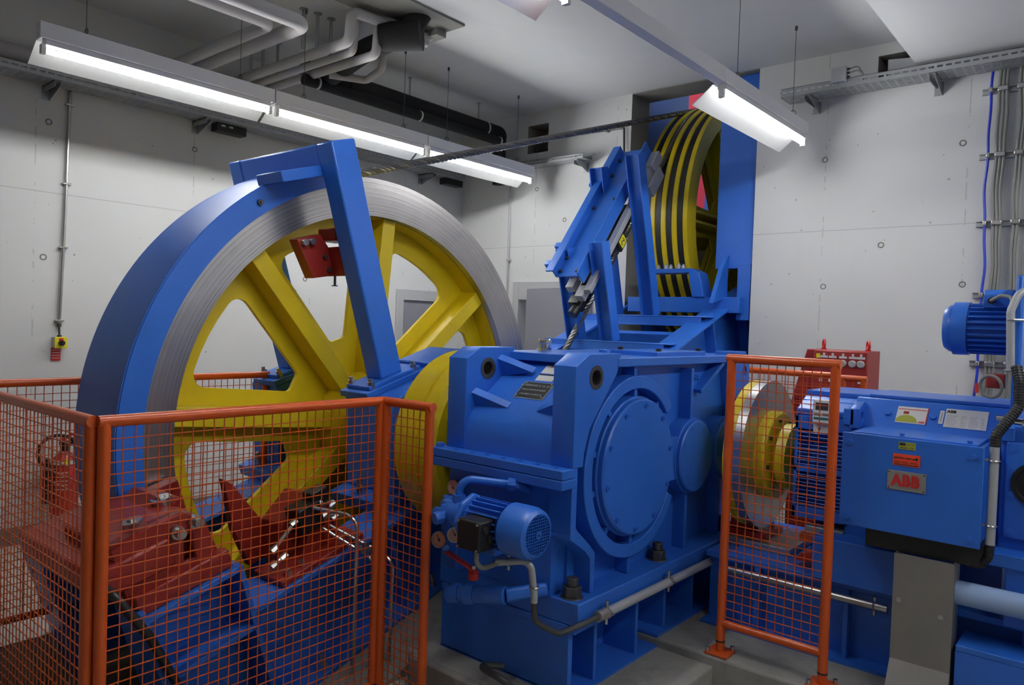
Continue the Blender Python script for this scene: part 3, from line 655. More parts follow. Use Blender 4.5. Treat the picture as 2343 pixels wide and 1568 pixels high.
# big bearing ring, spokes, boss and cover
BC = (2.99, 0.865)
m = MB(); m.ringarc(BC, 0.358, 0.418, GX1-0.095, GX1, 38, 332, 64); build('bearing_ring', m, 'blue', g, bevel=0.004)
m = MB(); m.ringarc(BC, 0.20, 0.322, GX1-0.10, GX1-0.005, 0, 360, 72); build('bearing_boss', m, 'blue', g, bevel=0.005)
cv = MB(); cv.lathe([(0, 0), (0.0, 0.312), (0.022, 0.312), (0.030, 0.304), (0.030, 0.0)], (GX1-0.006, *BC), (1, 0, 0), 80); cvo = build('bearing_cover', cv, 'blue', g)
for k in range(10):
    t = math.radians(36*k+12); y, z = BC[0]+0.282*math.cos(t), BC[1]+0.282*math.sin(t)
    m = MB(); m.ringarc((y, z), 0.006, 0.012, GX1+0.022, GX1+0.032, 0, 360, 14); m.cyl((GX1+0.020, y, z), (GX1+0.027, y, z), 0.007, n=10); build('cover_screw', m, 'blue_plate', cvo)
for a in (90, 130, 165, 195, 232, 270, 308, 52):
    T = Matrix.Translation((0, *BC)) @ Matrix.Rotation(math.radians(a), 4, 'X')
    m = MB(); m.box(GX1-0.10, GX1-0.015, 0.31, 0.37, -0.012, 0.012, T); build('ring_rib', m, 'blue', g)
for a, r1 in ((90, 0.48), (270, 0.50), (140, 0.50), (150, 0.46)):
    T = Matrix.Translation((0, *BC)) @ Matrix.Rotation(math.radians(a), 4, 'X')
    m = MB(); m.box(GX1-0.10, GX1-0.02, 0.41, r1, -0.012, 0.012, T); build('outer_rib', m, 'blue', g)
def small_cover(cy, cz, r, scr):
    m = MB(); m.cyl((GX1-0.10, cy, cz), (GX1-0.004, cy, cz), r+0.012, n=48); build('bearing_boss', m, 'blue', g, bevel=0.003)
    m = MB(); m.lathe([(0, 0), (0, r), (0.018, r), (0.024, r-0.006), (0.024, 0)], (GX1-0.006, cy, cz), (1, 0, 0), 56); o = build('bearing_cover', m, 'blue', g)
    for k in range(scr):
        t = 2*PI*k/scr+0.3; y, z = cy+(r-0.03)*math.cos(t), cz+(r-0.03)*math.sin(t)
        m = MB(); m.cyl((GX1+0.015, y, z), (GX1+0.021, y, z), 0.008, n=10); build('cover_screw', m, 'blue_plate', o)
small_cover(3.575, 0.845, 0.185, 8); small_cover(3.965, 0.845, 0.165, 8)
m = MB(); m.box(GX1-0.09, GX1-0.01, 3.28, 3.42, 0.74, 0.96); build('bearing_bridge', m, 'blue', g, bevel=0.006)
m = MB(); m.box(GX1-0.09, GX1-0.02, 3.72, 3.85, 0.76, 0.93); build('bearing_bridge', m, 'blue', g, bevel=0.006)
m = MB(); m.box(GX1-0.12, GX1-0.06, GY0+0.012, 2.68, 0.70, 1.15); build('corner_web', m, 'blue', g)
# side ribs
for (y0, y1, z0, z1) in ((3.53, 3.555, 0.36, 0.67), (3.55, 3.575, 1.03, 1.30), (3.93, 3.955, 0.36, 0.69)):
    m = MB(); m.box(GX1-0.09, GX1-0.015, y0, y1, z0, z1); build('side_rib', m, 'blue', g, bevel=0.003)
for (a, b) in (((3.72, 1.17), (3.92, 1.325)), ((3.80, 0.99), (3.70, 0.96))):
    pa = Vector((GX1-0.05, *a)); pb = Vector((GX1-0.05, *b)); d = (pb-pa).normalized(); n2 = Vector((0, -d.z, d.y))*0.012; ex = Vector((0.045, 0, 0))
    vs = [pa-n2-ex, pa+n2-ex, pb+n2-ex, pb-n2-ex, pa-n2+ex*0.2, pa+n2+ex*0.2, pb+n2+ex, pb-n2+ex]
    m = MB(); m.add(vs, [(0,1,2,3), (7,6,5,4), (0,4,5,1), (1,5,6,2), (2,6,7,3), (3,7,4,0)]); build('side_rib', m, 'blue', g)
text('cast_number', 'GG4', 0.045, (GX1-0.083, 3.72, 1.24), (0, 1, 0), (0, 0, 1), 'blue', g, 0.004)
# far end plate with eye
link_mesh('lifting_lug', plate_mesh([(4.02, 1.32), (4.10, 0.99), (4.26, 0.88), (4.26, 1.33), (4.20, 1.385), (4.02, 1.385)], [circ(4.19, 1.27, 0.03, 20)], 'x', GX1-0.11, GX1), 'blue', g, smooth=False, bevel=0.003)
# foot flange
m = MB(); m.box(GX0-0.03, GX1+0.045, GY0+0.01, GY1+0.02, 0.262, 0.362); build('foot_flange', m, 'blue', g, bevel=0.006)
for y in (2.555, 3.28, 4.05):
    yy = y
    m = MB(); m.hexn((GX1-0.03, yy, 0.362), (GX1-0.03, yy, 0.41), 0.042); m.cyl((GX1-0.03, yy, 0.41), (GX1-0.03, yy, 0.445), 0.026, n=16); m.cyl((GX1-0.03, yy, 0.36), (GX1-0.03, yy, 0.366), 0.05, n=20); build('anchor_nut', m, 'dark_steel', g, bevel=0.004)
# top fittings
m = MB(); m.hexn((-2.30, 3.00, 1.352), (-2.30, 3.00, 1.385), 0.034); m.cyl((-2.30, 3.00, 1.385), (-2.30, 3.00, 1.43), 0.030, n=12); m.lathe([(0, 0.031), (0.004, 0.034), (0.02, 0.034), (0.024, 0.030), (0.024, 0)], (-2.30, 3.00, 1.405), (0, 0, 1), 24); build('breather', m, 'chrome', g)
m = MB(); m.box(-2.03, -1.95, 3.02, 3.10, 1.352, 1.372); m.cyl((-1.99, 3.06, 1.372), (-1.99, 3.06, 1.392), 0.02, n=12); build('dipstick_cap', m, 'blue', g, bevel=0.004)
m = MB(); m.box(-2.05, -1.78, 3.22, 3.75, 1.362, 1.388); ic = build('inspection_cover', m, 'blue', g, bevel=0.004)
for x, y in ((-1.80, 3.27), (-1.80, 3.70), (-2.02, 3.27)):
    m = MB(); m.cyl((x, y, 1.388), (x, y, 1.402), 0.014, n=6); build('cover_bolt', m, 'black', ic)
# plates on the slope
sl = Vector((0, 2.86-2.60, 1.335-1.145)).normalized(); nr = Vector((0, -sl.z, sl.y)); rt = Vector((1, 0, 0))
def slope_pt(x, t, off=0.0): return Vector((x, 2.60, 1.145)) + sl*t + nr*off
def slope_plate(name, x0, x1, t0, t1, mat_, thick=0.004):
    vs = [slope_pt(x, t, o) for o in (-0.002, thick) for (x, t) in ((x0, t0), (x1, t0), (x1, t1), (x0, t1))]
    m = MB(); m.add(vs, [(3,2,1,0), (4,5,6,7), (0,1,5,4), (1,2,6,5), (2,3,7,6), (3,0,4,7)]); return build(name, m, mat_, g, smooth=False)
rim_ = slope_plate('nameplate', -2.185, -2.015, 0.03, 0.145, 'plate_text', 0.003); slope_plate('nameplate', -2.180, -2.020, 0.034, 0.141, 'plate_dark', 0.005)
for i, (s_, sz) in enumerate((('E. KISSLING & Co A.G.', 0.0185), ('MASCHINENFABRIK', 0.0155), ('CH-8052 ZUERICH', 0.0155))):
    text('lettering', s_, sz, slope_pt(-2.10, 0.118-0.031*i, 0.0056), rt, sl, 'plate_text', g, 0.0006)
for x in (-2.173, -2.027):
    for t in (0.042, 0.133):
        m = MB(); m.cyl(slope_pt(x, t, 0.004), slope_pt(x, t, 0.007), 0.004, n=8); build('nameplate_rivet', m, 'plate_text', g)
slope_plate('sticker', -2.145, -2.045, 0.16, 0.20, 'label_white', 0.001)
slope_plate('sticker', -2.145, -2.04, 0.215, 0.275, 'label_white', 0.001); slope_plate('sticker_stripe', -2.145, -2.045, 0.202, 0.209, 'label_black', 0.001)
slope_plate('sticker_stripe', -2.115, -2.06, 0.262, 0.268, 'label_red', 0.0016)

# gearbox pedestal
pd = thing('gearbox_pedestal', 'blue ribbed steel pedestal under the gearbox', 'machine base', (-2.1, 3.3, 0.0))
m = MB(); m.box(GX0-0.01, GX1+0.03, GY0+0.005, GY1+0.03, 0.232, 0.262); build('top_plate', m, 'blue', pd, bevel=0.003)
m = MB(); m.box(GX0-0.01, GX1+0.0, GY0+0.01, GY0+0.04, -0.04, 0.232); build('front_plate', m, 'blue_plate', pd, bevel=0.002)
m = MB(); m.box(GX0+0.05, GX1-0.18, GY0+0.04, GY1, -0.03, 0.232); build('core_box', m, 'blue_dusty', pd)
m = MB(); m.box(GX0-0.01, GX1+0.02, GY0+0.01, 3.22, -0.046, -0.034); build('bottom_plate', m, 'blue_dusty', pd)
m = MB(); m.box(GX0-0.01, GX1+0.02, 3.222, GY1+0.03, 0.0, 0.014); build('bottom_plate', m, 'blue_dusty', pd)
for y in (2.70, 3.05, 3.32, 3.62, 3.95):
    m = MB(); m.box(GX0+0.02, GX1-0.005, y, y+0.022, 0.012 if y > 3.2 else -0.035, 0.232); build('rib', m, 'blue', pd, bevel=0.002)
m = MB(); m.box(-2.52, -2.10, 2.33, 2.47, -0.20, -0.05); tag(build('shim_block', m, 'plinth', bevel=0.01), 'rough concrete shim block at the foot of the gearbox pedestal', 'block')
m = MB(); m.tube(fillet([(-2.02, 2.42, 0.03), (-2.08, 2.30, 0.06), (-1.93, 2.30, 0.05), (-1.90, 2.40, -0.05), (-1.92, 2.32, -0.19)], 0.06), 0.014, 10)
tag(build('drain_hose', m, 'dark_steel'), 'short dark hose curled in front of the gearbox pedestal', 'hose')

# conduit clipped to the gearbox foot
cd = thing('conduit', 'grey steel conduit clipped along the gearbox foot', 'conduit', (-1.69, 3.2, 0.25))
m = MB(); m.cyl((-1.665, 2.60, 0.295), (-1.665, 3.95, 0.285), 0.020, n=18); build('pipe', m, 'zinc', cd)
m = MB(); m.cyl((-1.665, 2.595, 0.295), (-1.665, 2.66, 0.295), 0.023, n=18); m.cyl((-1.665, 2.593, 0.295), (-1.665, 2.60, 0.295), 0.016, n=14); build('end_sleeve', m, 'alu_plate', cd)
for y in (2.665, 3.21, 3.85):
    m = MB(); m.torus((-1.665, y, 0.294), (0, 1, 0), 0.022, 0.005, 18, 6); m.box(-1.70, -1.63, y-0.007, y+0.007, 0.29, 0.298); m.cyl((-1.665, y, 0.31), (-1.665, y, 0.345), 0.007, n=8); m.cyl((-1.665, y, 0.245), (-1.665, y, 0.275), 0.007, n=8); build('clip', m, 'steel', cd)

# oil pump set on the gearbox front
PYc, PZc = 2.27, 0.685
op = thing('oil_pump', 'small blue electric oil pump mounted on the gearbox front', 'pump', (-2.0, PYc, 0.3))
m = MB(); m.lathe([(0, 0), (0, 0.098), (0.006, 0.104), (0.10, 0.104), (0.125, 0.096), (0.135, 0.082), (0.135, 0.078), (0.125, 0.084), (0.02, 0.088), (0.02, 0)], (-1.875, PYc, PZc), (1, 0, 0), 48); build('fan_cover', m, 'blue', op)
gr = MB()
for k in range(-6, 7):
    h = math.sqrt(max(0, 0.078**2 - (k*0.012)**2))
    gr.box(-1.743, -1.740, PYc-h, PYc+h, PZc+k*0.012-0.0013, PZc+k*0.012+0.0013); gr.box(-1.743, -1.740, PYc+k*0.012-0.0013, PYc+k*0.012+0.0013, PZc-h, PZc+h)
gr.cyl((-1.744, PYc, PZc), (-1.737, PYc, PZc), 0.016, n=20); o = build('grille', gr, 'blue', op); o['kind'] = 'stuff'
m = MB(); m.cyl((-1.738, PYc, PZc), (-1.735, PYc, PZc), 0.006, n=12); build('screw', m, 'dark_steel', op)
m = MB(); m.cyl((-2.08, PYc, PZc), (-1.87, PYc, PZc), 0.078, n=36); build('motor_body', m, 'blue', op)
for k in range(22):
    t = 2*PI*k/22; T = Matrix.Translation((0, PYc, PZc)) @ Matrix.Rotation(t, 4, 'X')
    m = MB(); m.box(-2.06, -1.885, 0.074, 0.097, -0.0025, 0.0025, T); build('cooling_fin', m, 'blue', op)
m = MB(); m.lathe([(0, 0), (0, 0.105), (0.02, 0.105), (0.028, 0.09), (0.028, 0)], (-2.10, PYc, PZc), (1, 0, 0), 8); build('flange', m, 'blue', op, bevel=0.006)
m = MB(); m.box(-2.02, -1.90, PYc-0.165, PYc-0.07, PZc-0.075, PZc+0.045); tb = build('terminal_box', m, 'black', op, bevel=0.008)
for x in (-2.01, -1.91):
    for z in (PZc-0.065, PZc+0.035):
        m = MB(); m.cyl((x, PYc-0.165, z), (x, PYc-0.170, z), 0.005, n=8); build('screw', m, 'steel', tb)
m = MB(); m.cyl((-1.90, PYc-0.13, PZc+0.01), (-1.894, PYc-0.13, PZc+0.01), 0.014, n=14); m.cyl((-1.90, PYc-0.10, PZc-0.03), (-1.894, PYc-0.10, PZc-0.03), 0.016, n=14); build('knockout', m, 'plate_dark', tb)
m = MB(); m.lathe([(0, 0), (0, 0.05), (0.05, 0.06), (0.10, 0.055), (0.10, 0)], (-2.20, PYc, PZc), (1, 0, 0), 20); build('pump_body', m, 'blue', op)
m = MB(); m.hexn((-2.26, PYc, PZc+0.005), (-2.20, PYc, PZc+0.005), 0.030); m.hexn((-2.30, PYc-0.01, PZc-0.01), (-2.26, PYc-0.01, PZc-0.01), 0.024); m.cyl((-2.22, PYc-0.07, PZc-0.01), (-2.20, PYc+0.02, PZc), 0.020, n=14); m.hexn((-2.225, PYc-0.09, PZc-0.014), (-2.215, PYc-0.05, PZc-0.01), 0.028); build('fitting', m, 'blue', op, bevel=0.003)
m = MB(); m.tube(fillet([(-2.17, PYc, PZc+0.03), (-2.17, PYc, PZc+0.155), (-1.98, 2.42, PZc+0.135), (-1.98, 2.50, PZc+0.10)], 0.06, 8), 0.017, 14)
m.hexn((-2.17, PYc, PZc+0.05), (-2.17, PYc, PZc+0.085), 0.028); m.hexn((-2.01, 2.397, PZc+0.139), (-1.985, 2.417, PZc+0.136), 0.028); build('delivery_pipe', m, 'blue', op)
m = MB(); m.tube(fillet([(-2.20, PYc+0.03, PZc+0.015), (-2.32, PYc+0.05, PZc+0.03), (-2.34, PYc+0.10, PZc-0.12), (-2.32, PYc+0.20, PZc-0.30)], 0.06, 8), 0.020, 14); build('suction_pipe', m, 'blue', op)
def gauge(p, n_, r=0.035, parent=op):
    p = Vector(p); n_ = Vector(n_).normalized()
    m = MB(); m.lathe([(0, 0), (0, r*0.9), (0.005, r), (0.022, r), (0.022, r*0.86), (0.018, r*0.86)], p, n_, 28); go = build('gauge', m, 'steel', parent)
    m = MB(); m.cyl(p+n_*0.010, p+n_*0.0185, r*0.87, n=28); build('dial', m, 'gauge_face', go)
    up = Vector((0, 0, 1)); rr = up.cross(n_).normalized()
    q = p+n_*0.0195; a = (up*0.9 - rr*0.5).normalized(); b = n_.cross(a)
    m = MB(); m.add([q-b*0.002-a*0.008, q+b*0.002-a*0.008, q+b*0.001+a*r*0.7, q-b*0.001+a*r*0.7], [(0, 1, 2, 3)]); m.cyl(q, q+n_*0.002, 0.004, n=10); build('needle', m, 'black', go)
gauge((-2.385, 2.47, 0.735), (0.15, -1, 0.05)); gauge((-2.30, 2.30, 0.545), (0.35, -1, 0.10), 0.036); gauge((-2.245, 2.33, 0.572), (0.75, -0.8, 0.15), 0.034)
m = MB(); m.box(-2.36, -2.26, 2.36, 2.49, 0.40, 0.56); m.cyl((-2.30, 2.33, 0.50), (-2.30, 2.40, 0.42), 0.018); build('manifold', m, 'blue_plate', op, bevel=0.006)
m = MB(); m.box(-2.42, -2.33, 2.42, 2.49, 0.62, 0.70); build('gauge_mount', m, 'blue_plate', op, bevel=0.006)
m = MB(); m.box(-2.16, -2.02, 2.34, 2.49, 0.52, 0.60); build('pump_mount', m, 'blue_plate', op, bevel=0.006)
m = MB(); m.cyl((-2.10, 2.30, 0.415), (-2.10, 2.30, 0.445), 0.022, n=14); m.box(-2.27, -2.09, 2.285, 2.315, 0.452, 0.462, Matrix.Translation((-2.1, 2.3, 0.45)) @ Matrix.Rotation(math.radians(14), 4, 'Y') @ Matrix.Translation((2.1, -2.3, -0.45))); m.box(-2.118, -2.082, 2.285, 2.315, 0.425, 0.455); build('valve_lever', m, 'bright_red', op, bevel=0.004)
m = MB(); m.cyl((-2.10, 2.30, 0.46), (-2.10, 2.30, 0.475), 0.010, n=8); build('lever_screw', m, 'steel', op)
m = MB(); m.hexn((-2.245, 2.30, 0.322), (-2.19, 2.315, 0.33), 0.042); m.cyl((-2.19, 2.315, 0.33), (-2.165, 2.322, 0.334), 0.034, n=16); m.hexn((-2.165, 2.322, 0.334), (-2.12, 2.335, 0.34), 0.046); m.cyl((-2.12, 2.335, 0.34), (-1.98, 2.375, 0.36), 0.038, n=18); m.cyl((-1.98, 2.375, 0.36), (-1.86, 2.50, 0.385), 0.030, n=18); build('filter_pipe', m, 'blue', op, bevel=0.003)
# cable of the pump motor
pc = thing('pump_cable', 'thin grey cable with conduit bend from the pump terminal box', 'cable', (-1.85, 2.35, 0.28))
m = MB(); m.tube(fillet([(-1.95, PYc-0.12, PZc-0.075), (-1.95, PYc-0.12, PZc-0.13), (-1.935, PYc-0.10, PZc-0.155), (-1.88, PYc-0.05, PZc-0.125)], 0.03), 0.010, 10); build('lead', m, 'grey_cable', pc)
m = MB(); m.tube(fillet([(-1.90, PYc-0.06, 0.555), (-1.78, PYc+0.01, 0.575), (-1.765, PYc+0.02, 0.44), (-1.765, PYc+0.02, 0.41)], 0.04, 8), 0.014, 12); build('conduit_bend', m, 'zinc', pc)
for p, d in (((-1.86, PYc-0.03, 0.562), (1, 0.6, 0.1)), ((-1.766, PYc+0.02, 0.47), (0, 0, 1))):
    m = MB(); m.torus(p, d, 0.016, 0.005, 16, 6); m.cyl(Vector(p)+Vector((0.0, 0.0, 0.016)), Vector(p)+Vector((0.0, 0.0, 0.034)), 0.006, n=8); m.cyl(Vector(p)-Vector((0, 0, 0.034)), Vector(p)-Vector((0, 0, 0.016)), 0.006, n=8); build('clip', m, 'steel', pc)
m = MB(); m.tube(fillet([(-1.765, PYc+0.02, 0.41), (-1.765, PYc+0.03, 0.33), (-1.72, 2.40, 0.265), (-1.68, 2.52, 0.285), (-1.665, 2.60, 0.295)], 0.06, 8), 0.012, 10); build('spiral_sleeve', m, 'dark_steel', pc)

# ---------------------------------------------------------------- orange wire-mesh fences
def fence(label, a, b, z0, z1, zb, cell=0.0393, r=0.0205, name='mesh_fence', mitre=True, group='orange wire mesh fence panels', feet=None):
    a = Vector((a[0], a[1], 0)); b = Vector((b[0], b[1], 0)); L = (b-a).length; d = (b-a).normalized()
    t = thing(name, label, 'fence', ((a.x+b.x)/2, (a.y+b.y)/2, z0), group)
    up = Vector((0, 0, 1))
    # posts, mitred top rail, bottom rail
    for p in (a, b):
        m = MB(); m.cyl(p+up*z0, p+up*(z1), r, n=20); build('post', m, 'orange', t)
    m = MB(); m.cyl(a-d*r*0.98+up*z1, b+d*r*0.98+up*z1, r, n=20); build('top_rail', m, 'orange', t)
    m = MB(); m.cyl(a+up*zb, b+up*zb, r*0.9, n=20); build('bottom_rail', m, 'orange', t)
    w = MB(); n = max(2, round((L-2*r)/cell)); st = (L-2*r)/n; rr = 0.0017
    side = d.cross(up)
    def bar(p, q, k):
        ax = (q-p).normalized(); u = ax.cross(side).normalized()
        vs = [pp + u*rr*i + side*rr*j for pp in (p, q) for i, j in ((-1, -1), (1, -1), (1, 1), (-1, 1))]
        w.add(vs, [(0, 1, 5, 4), (1, 2, 6, 5), (2, 3, 7, 6), (3, 0, 4, 7)])
    for i in range(1, n): bar(a+d*(r+i*st)+up*zb, a+d*(r+i*st)+up*z1, 0)
    k = int((z1-zb-2*r)/cell)
    for j in range(1, k+1):
        z = z1-r-j*cell
        if z > zb+r: bar(a+d*r*0.5+up*z+side*rr*1.6, b-d*r*0.5+up*z+side*rr*1.6, 1)
    o = build('wire_mesh', w, 'orange', t, smooth=False); o['kind'] = 'stuff'
    for p in (a, b):
        m = MB(); ps = Vector((0.05, 0.05)) if feet is None else Vector(feet)
        m.box(p.x-0.055, p.x+0.055, p.y-0.055, p.y+0.055, z0, z0+0.012); build('foot_plate', m, 'orange', t, bevel=0.002)
        for sx, sy in ((-1, -1), (1, 1)):
            m = MB(); m.hexn((p.x+sx*0.042, p.y+sy*0.042, z0+0.012), (p.x+sx*0.042, p.y+sy*0.042, z0+0.03), 0.010); build('anchor_bolt', m, 'steel', t)
        m = MB(); m.cyl(p+up*(z0+0.055), p+up*(z0+0.062), r*1.06, n=18); build('sleeve_joint', m, 'black', t)
    return t
FZ = 1.135
fence('orange mesh fence panel facing the red brake caliper, two tall posts', (-2.575, 1.005), (-2.575, 2.165), ZF, FZ, -0.15)
fence('narrow orange mesh fence panel beside the yellow coupling', (-2.552, 2.185), (-2.275, 2.185), ZF, FZ, -0.15)
fence('orange mesh fence panel in front of the fire extinguisher, beside the wheel pit', (-2.605, 0.975), (-4.20, 0.975), ZF, FZ, -0.15)
fence('orange mesh fence panel between the wheel and the wall with the extinguisher', (-4.225, 1.02), (-4.225, 2.61), ZF, FZ-0.01, -0.055)
fence('orange mesh fence panel standing in front of the brake disc and motor', (-1.425, 3.28), (-0.965, 3.28), 0.0, 1.375, 0.142)
fence('orange mesh fence panel before the red socket box behind the motor', (-2.10, 4.85), (-1.42, 4.85), 0.0, 1.245, 0.14)
fence('short orange fence end behind the motor, next to the red socket box', (-1.385, 4.86), (-1.265, 4.86), 0.0, 1.235, 0.14, r=0.019)

# ---------------------------------------------------------------- ropes
def make_rope(pts, r, label, step=0.012, lay=0.25, strands=6):
    # laid rope: helical strands round a dark core
    pts = [Vector(p) for p in pts]; seg = []
    for i in range(len(pts)-1):
        n = max(1, int((pts[i+1]-pts[i]).length/step)); seg += [pts[i].lerp(pts[i+1], k/n) for k in range(n)]
    seg.append(pts[-1]); fr = []; sacc = 0.0
    u = (seg[1]-seg[0]).normalized().cross(Vector((1, 0, 0.01))).normalized()
    for i, p in enumerate(seg):
        d = (seg[min(i+1, len(seg)-1)]-seg[max(i-1, 0)]).normalized(); u = (u-d*u.dot(d)).normalized()
        if i: sacc += (p-seg[i-1]).length
        fr.append((p, u.copy(), d.cross(u), sacc))
    t = thing('haul_rope', label, 'rope', min(seg, key=lambda q: q.z), 'steel haul rope strands')
    rs = r*0.36; rc = r-rs
    for k in range(strands):
        P = [p + uu*math.cos(2*PI*(k/strands+s_/lay))*rc + ww*math.sin(2*PI*(k/strands+s_/lay))*rc for p, uu, ww, s_ in fr]
        m = MB(); m.tube(P, rs, 8); build('strand', m, 'rope', t)
    m = MB(); m.tube(seg[::4]+[seg[-1]], r*0.5, 8); build('core', m, 'black', t)
    return t
SY, SZ, SR = 7.65, 2.60, 1.28
RW = 1.475
# upper strand: wraps the wheel top then runs to the sheave top
D = Vector((SY-CY, SZ-CZ)); dl = D.length; ba = math.atan2(D.y, D.x); al = ba + math.asin((SR+0.0-RW)/dl)
p1 = (CY-RW*math.sin(al), CZ+RW*math.cos(al)); p2 = (SY-SR*math.sin(al), SZ+SR*math.cos(al))
ups = []
for k in range(30, 0, -1):
    t = math.pi/2+al + math.radians(k*3); ups.append((-3.80, CY+RW*math.cos(t), CZ+RW*math.sin(t)))
ups += [(-3.80, *p1), (-3.66, *p2)]
for k in range(1, 10):
    t = math.pi/2+al - math.radians(k*5); ups.append((-3.66, SY+SR*math.cos(t), SZ+SR*math.sin(t)))
make_rope(ups, 0.027, 'twisted steel rope running from the yellow wheel up to the sheave')
# lower strand: crosses from the wheel bottom to the sheave through the guide frame
al2 = ba + math.asin((SR+RW)/dl)
n_ = (math.sin(al2), -math.cos(al2)); q1 = (CY+RW*n_[0], CZ+RW*n_[1]); q2 = (SY-SR*n_[0], SZ-SR*n_[1])
lows = [(-3.80, CY+RW*math.cos(al2-PI/2-math.radians(k*4)), CZ+RW*math.sin(al2-PI/2-math.radians(k*4))) for k in range(16, 0, -1)] + [(-3.80, *q1), (-3.56, *q2)]
lows += [(-3.56, SY-SR*math.cos(al2-PI/2-math.radians(k*5)), SZ-SR*math.sin(al2-PI/2-math.radians(k*5))) for k in range(1, 8)]
make_rope(lows, 0.027, 'twisted steel rope passing through the leaning blue guide frame')

# ---------------------------------------------------------------- sheave in the wall opening
sh = thing('rope_sheave', 'tall yellow grooved rope sheave standing in the wall opening', 'sheave', (-3.47, SY, SZ-SR))
gp = [(-3.74, 1.12), (-3.74, SR+0.02)]
for k in range(4):
    x = -3.70 + k*0.115
    gp += [(x-0.015, SR+0.02), (x, SR-0.015), (x+0.02, SR-0.030), (x+0.04, SR-0.015), (x+0.055, SR+0.02)]
gp += [(-3.255, SR+0.02), (-3.255, 1.12)]
m = MB(); m.lathe(gp, (0, SY, SZ), (1, 0, 0), 128, closed=True); build('rim', m, 'yellow', sh)
for k in range(4):
    x = -3.70 + k*0.115 + 0.02
    m = MB(); m.lathe([(x-0.030, SR-0.03), (x-0.030, SR+0.010), (x+0.026, SR+0.010), (x+0.026, SR-0.03)], (0, SY, SZ), (1, 0, 0), 128, closed=True); build('groove_lining', m, 'black', sh)
def shole(mid):
    pts = []; n6 = 6
    for r, aa in ((1.10, (-21, 21)), (0.40, (10, -10))):
        for i in range(n6): pts.append((r, mid+aa[0]+(aa[1]-aa[0])*i/(n6-1)))
    return [(SY+r*math.cos(math.radians(a)), SZ+r*math.sin(math.radians(a))) for r, a in pts]
SS = [180+60*k for k in range(6)]
link_mesh('web_plate', plate_mesh(circ(SY, SZ, 1.13, 80), [shole(a+30) for a in SS], 'x', -3.48, -3.45), 'yellow', sh, smooth=False)
for a in SS:
    T = Matrix.Translation((0, SY, SZ)) @ Matrix.Rotation(math.radians(a), 4, 'X')
    m = MB(); m.box(-3.58, -3.30, 0.2, 1.125, -0.06, -0.035, T); build('spoke', m, 'yellow', sh, bevel=0.003)
    m = MB(); m.box(-3.58, -3.30, 0.2, 1.125, 0.035, 0.06, T); build('spoke', m, 'yellow', sh, bevel=0.003)
m = MB(); m.lathe([(-3.80, 0), (-3.80, 0.22), (-3.2, 0.22), (-3.2, 0)], (0, SY, SZ), (1, 0, 0), 40); build('hub', m, 'yellow', sh)

# blue housing around the sheave
hs = thing('sheave_housing', 'blue sheet steel housing flanking the yellow rope sheave', 'housing', (-3.2, 6.5, 1.5))
m = MB(); m.box(-4.02, -3.90, 6.60, 7.55, 1.0, 4.6); build('side_panel', m, 'blue_plate', hs, bevel=0.004)
m = MB(); m.prism([(-2.945, 2.06), (-2.70, 2.06), (-2.70, 1.72), (-2.585, 1.72), (-2.585, 3.76), (-2.945, 3.76)], 'y', 6.33, 6.40); build('front_panel', m, 'blue_plate', hs, bevel=0.004)
m = MB(); m.box(-2.66, -2.585, 6.40, 8.0, 1.72, 3.76); build('side_panel', m, 'blue_plate', hs, bevel=0.004)
m = MB(); m.prism([(6.05, 1.74), (6.33, 1.80), (6.33, 2.18), (6.22, 2.06)], 'x', -2.86, -2.82); build('gusset', m, 'blue', hs)
m = MB(); m.box(-2.72, -2.60, 6.30, 6.40, 1.6, 2.10); build('stanchion', m, 'blue', hs, bevel=0.004)
m = MB(); m.box(-4.25, -2.66, 8.75, 8.85, 0.4, 3.85); build('rear_panel', m, 'blue_plate', hs)
# red object in daylight beyond the opening
rc = thing('red_gondola', 'bright red painted body standing in daylight beyond the sheave', 'cabin', (-4.7, 9.4, 3.0))
m = MB(); m.prism([(-5.6, 2.95), (-4.15, 2.95), (-4.15, 4.55), (-4.5, 4.80), (-4.75, 4.85), (-4.75, 5.6), (-5.6, 5.6)], 'y', 9.0, 10.2); build('body', m, 'cabin_red', rc, bevel=0.05)
m = MB(); m.box(-4.55, -4.22, 8.96, 9.01, 4.15, 4.36); build('panel', m, 'white_plastic', rc, bevel=0.02)

# inclined track beam, cross channels and rope guide frame
TB = Matrix(((1, 0, 0, 0), (0, math.cos(math.radians(20.5)), -math.sin(math.radians(20.5)), 5.20), (0, math.sin(math.radians(20.5)), math.cos(math.radians(20.5)), 1.315), (0, 0, 0, 1)))
tk = thing('track_beam', 'blue inclined steel girder rising from the gearbox to the sheave', 'girder', (-3.2, 5.2, 0.6))
for bx in (-2.86, -3.92):
    m = MB(); m.box(bx-0.11, bx+0.11, -0.75, 1.75, -0.02, 0.0, TB); build('top_flange', m, 'blue', tk, bevel=0.003)
    m = MB(); m.box(bx-0.01, bx+0.01, -0.75, 1.75, -0.50, -0.02, TB); build('web', m, 'blue', tk)
    m = MB(); m.box(bx-0.11, bx+0.11, -0.75, 1.75, -0.52, -0.50, TB); build('bottom_flange', m, 'blue', tk, bevel=0.003)
    for u in (0.15, 0.78, 1.45):
        m = MB(); m.box(bx-0.10, bx+0.10, u-0.01, u+0.01, -0.50, -0.02, TB); build('stiffener', m, 'blue', tk)
m = MB(); m.box(-3.80, -2.98, 0.55, 0.62, -0.48, -0.06, TB); build('cross_plate', m, 'blue_plate', tk)
m = MB(); m.box(-3.95, -2.80, 4.35, 5.6, -0.2, 0.72); struct(build('floor_block', m, 'plinth', org=(0, 0, 0), smooth=False))

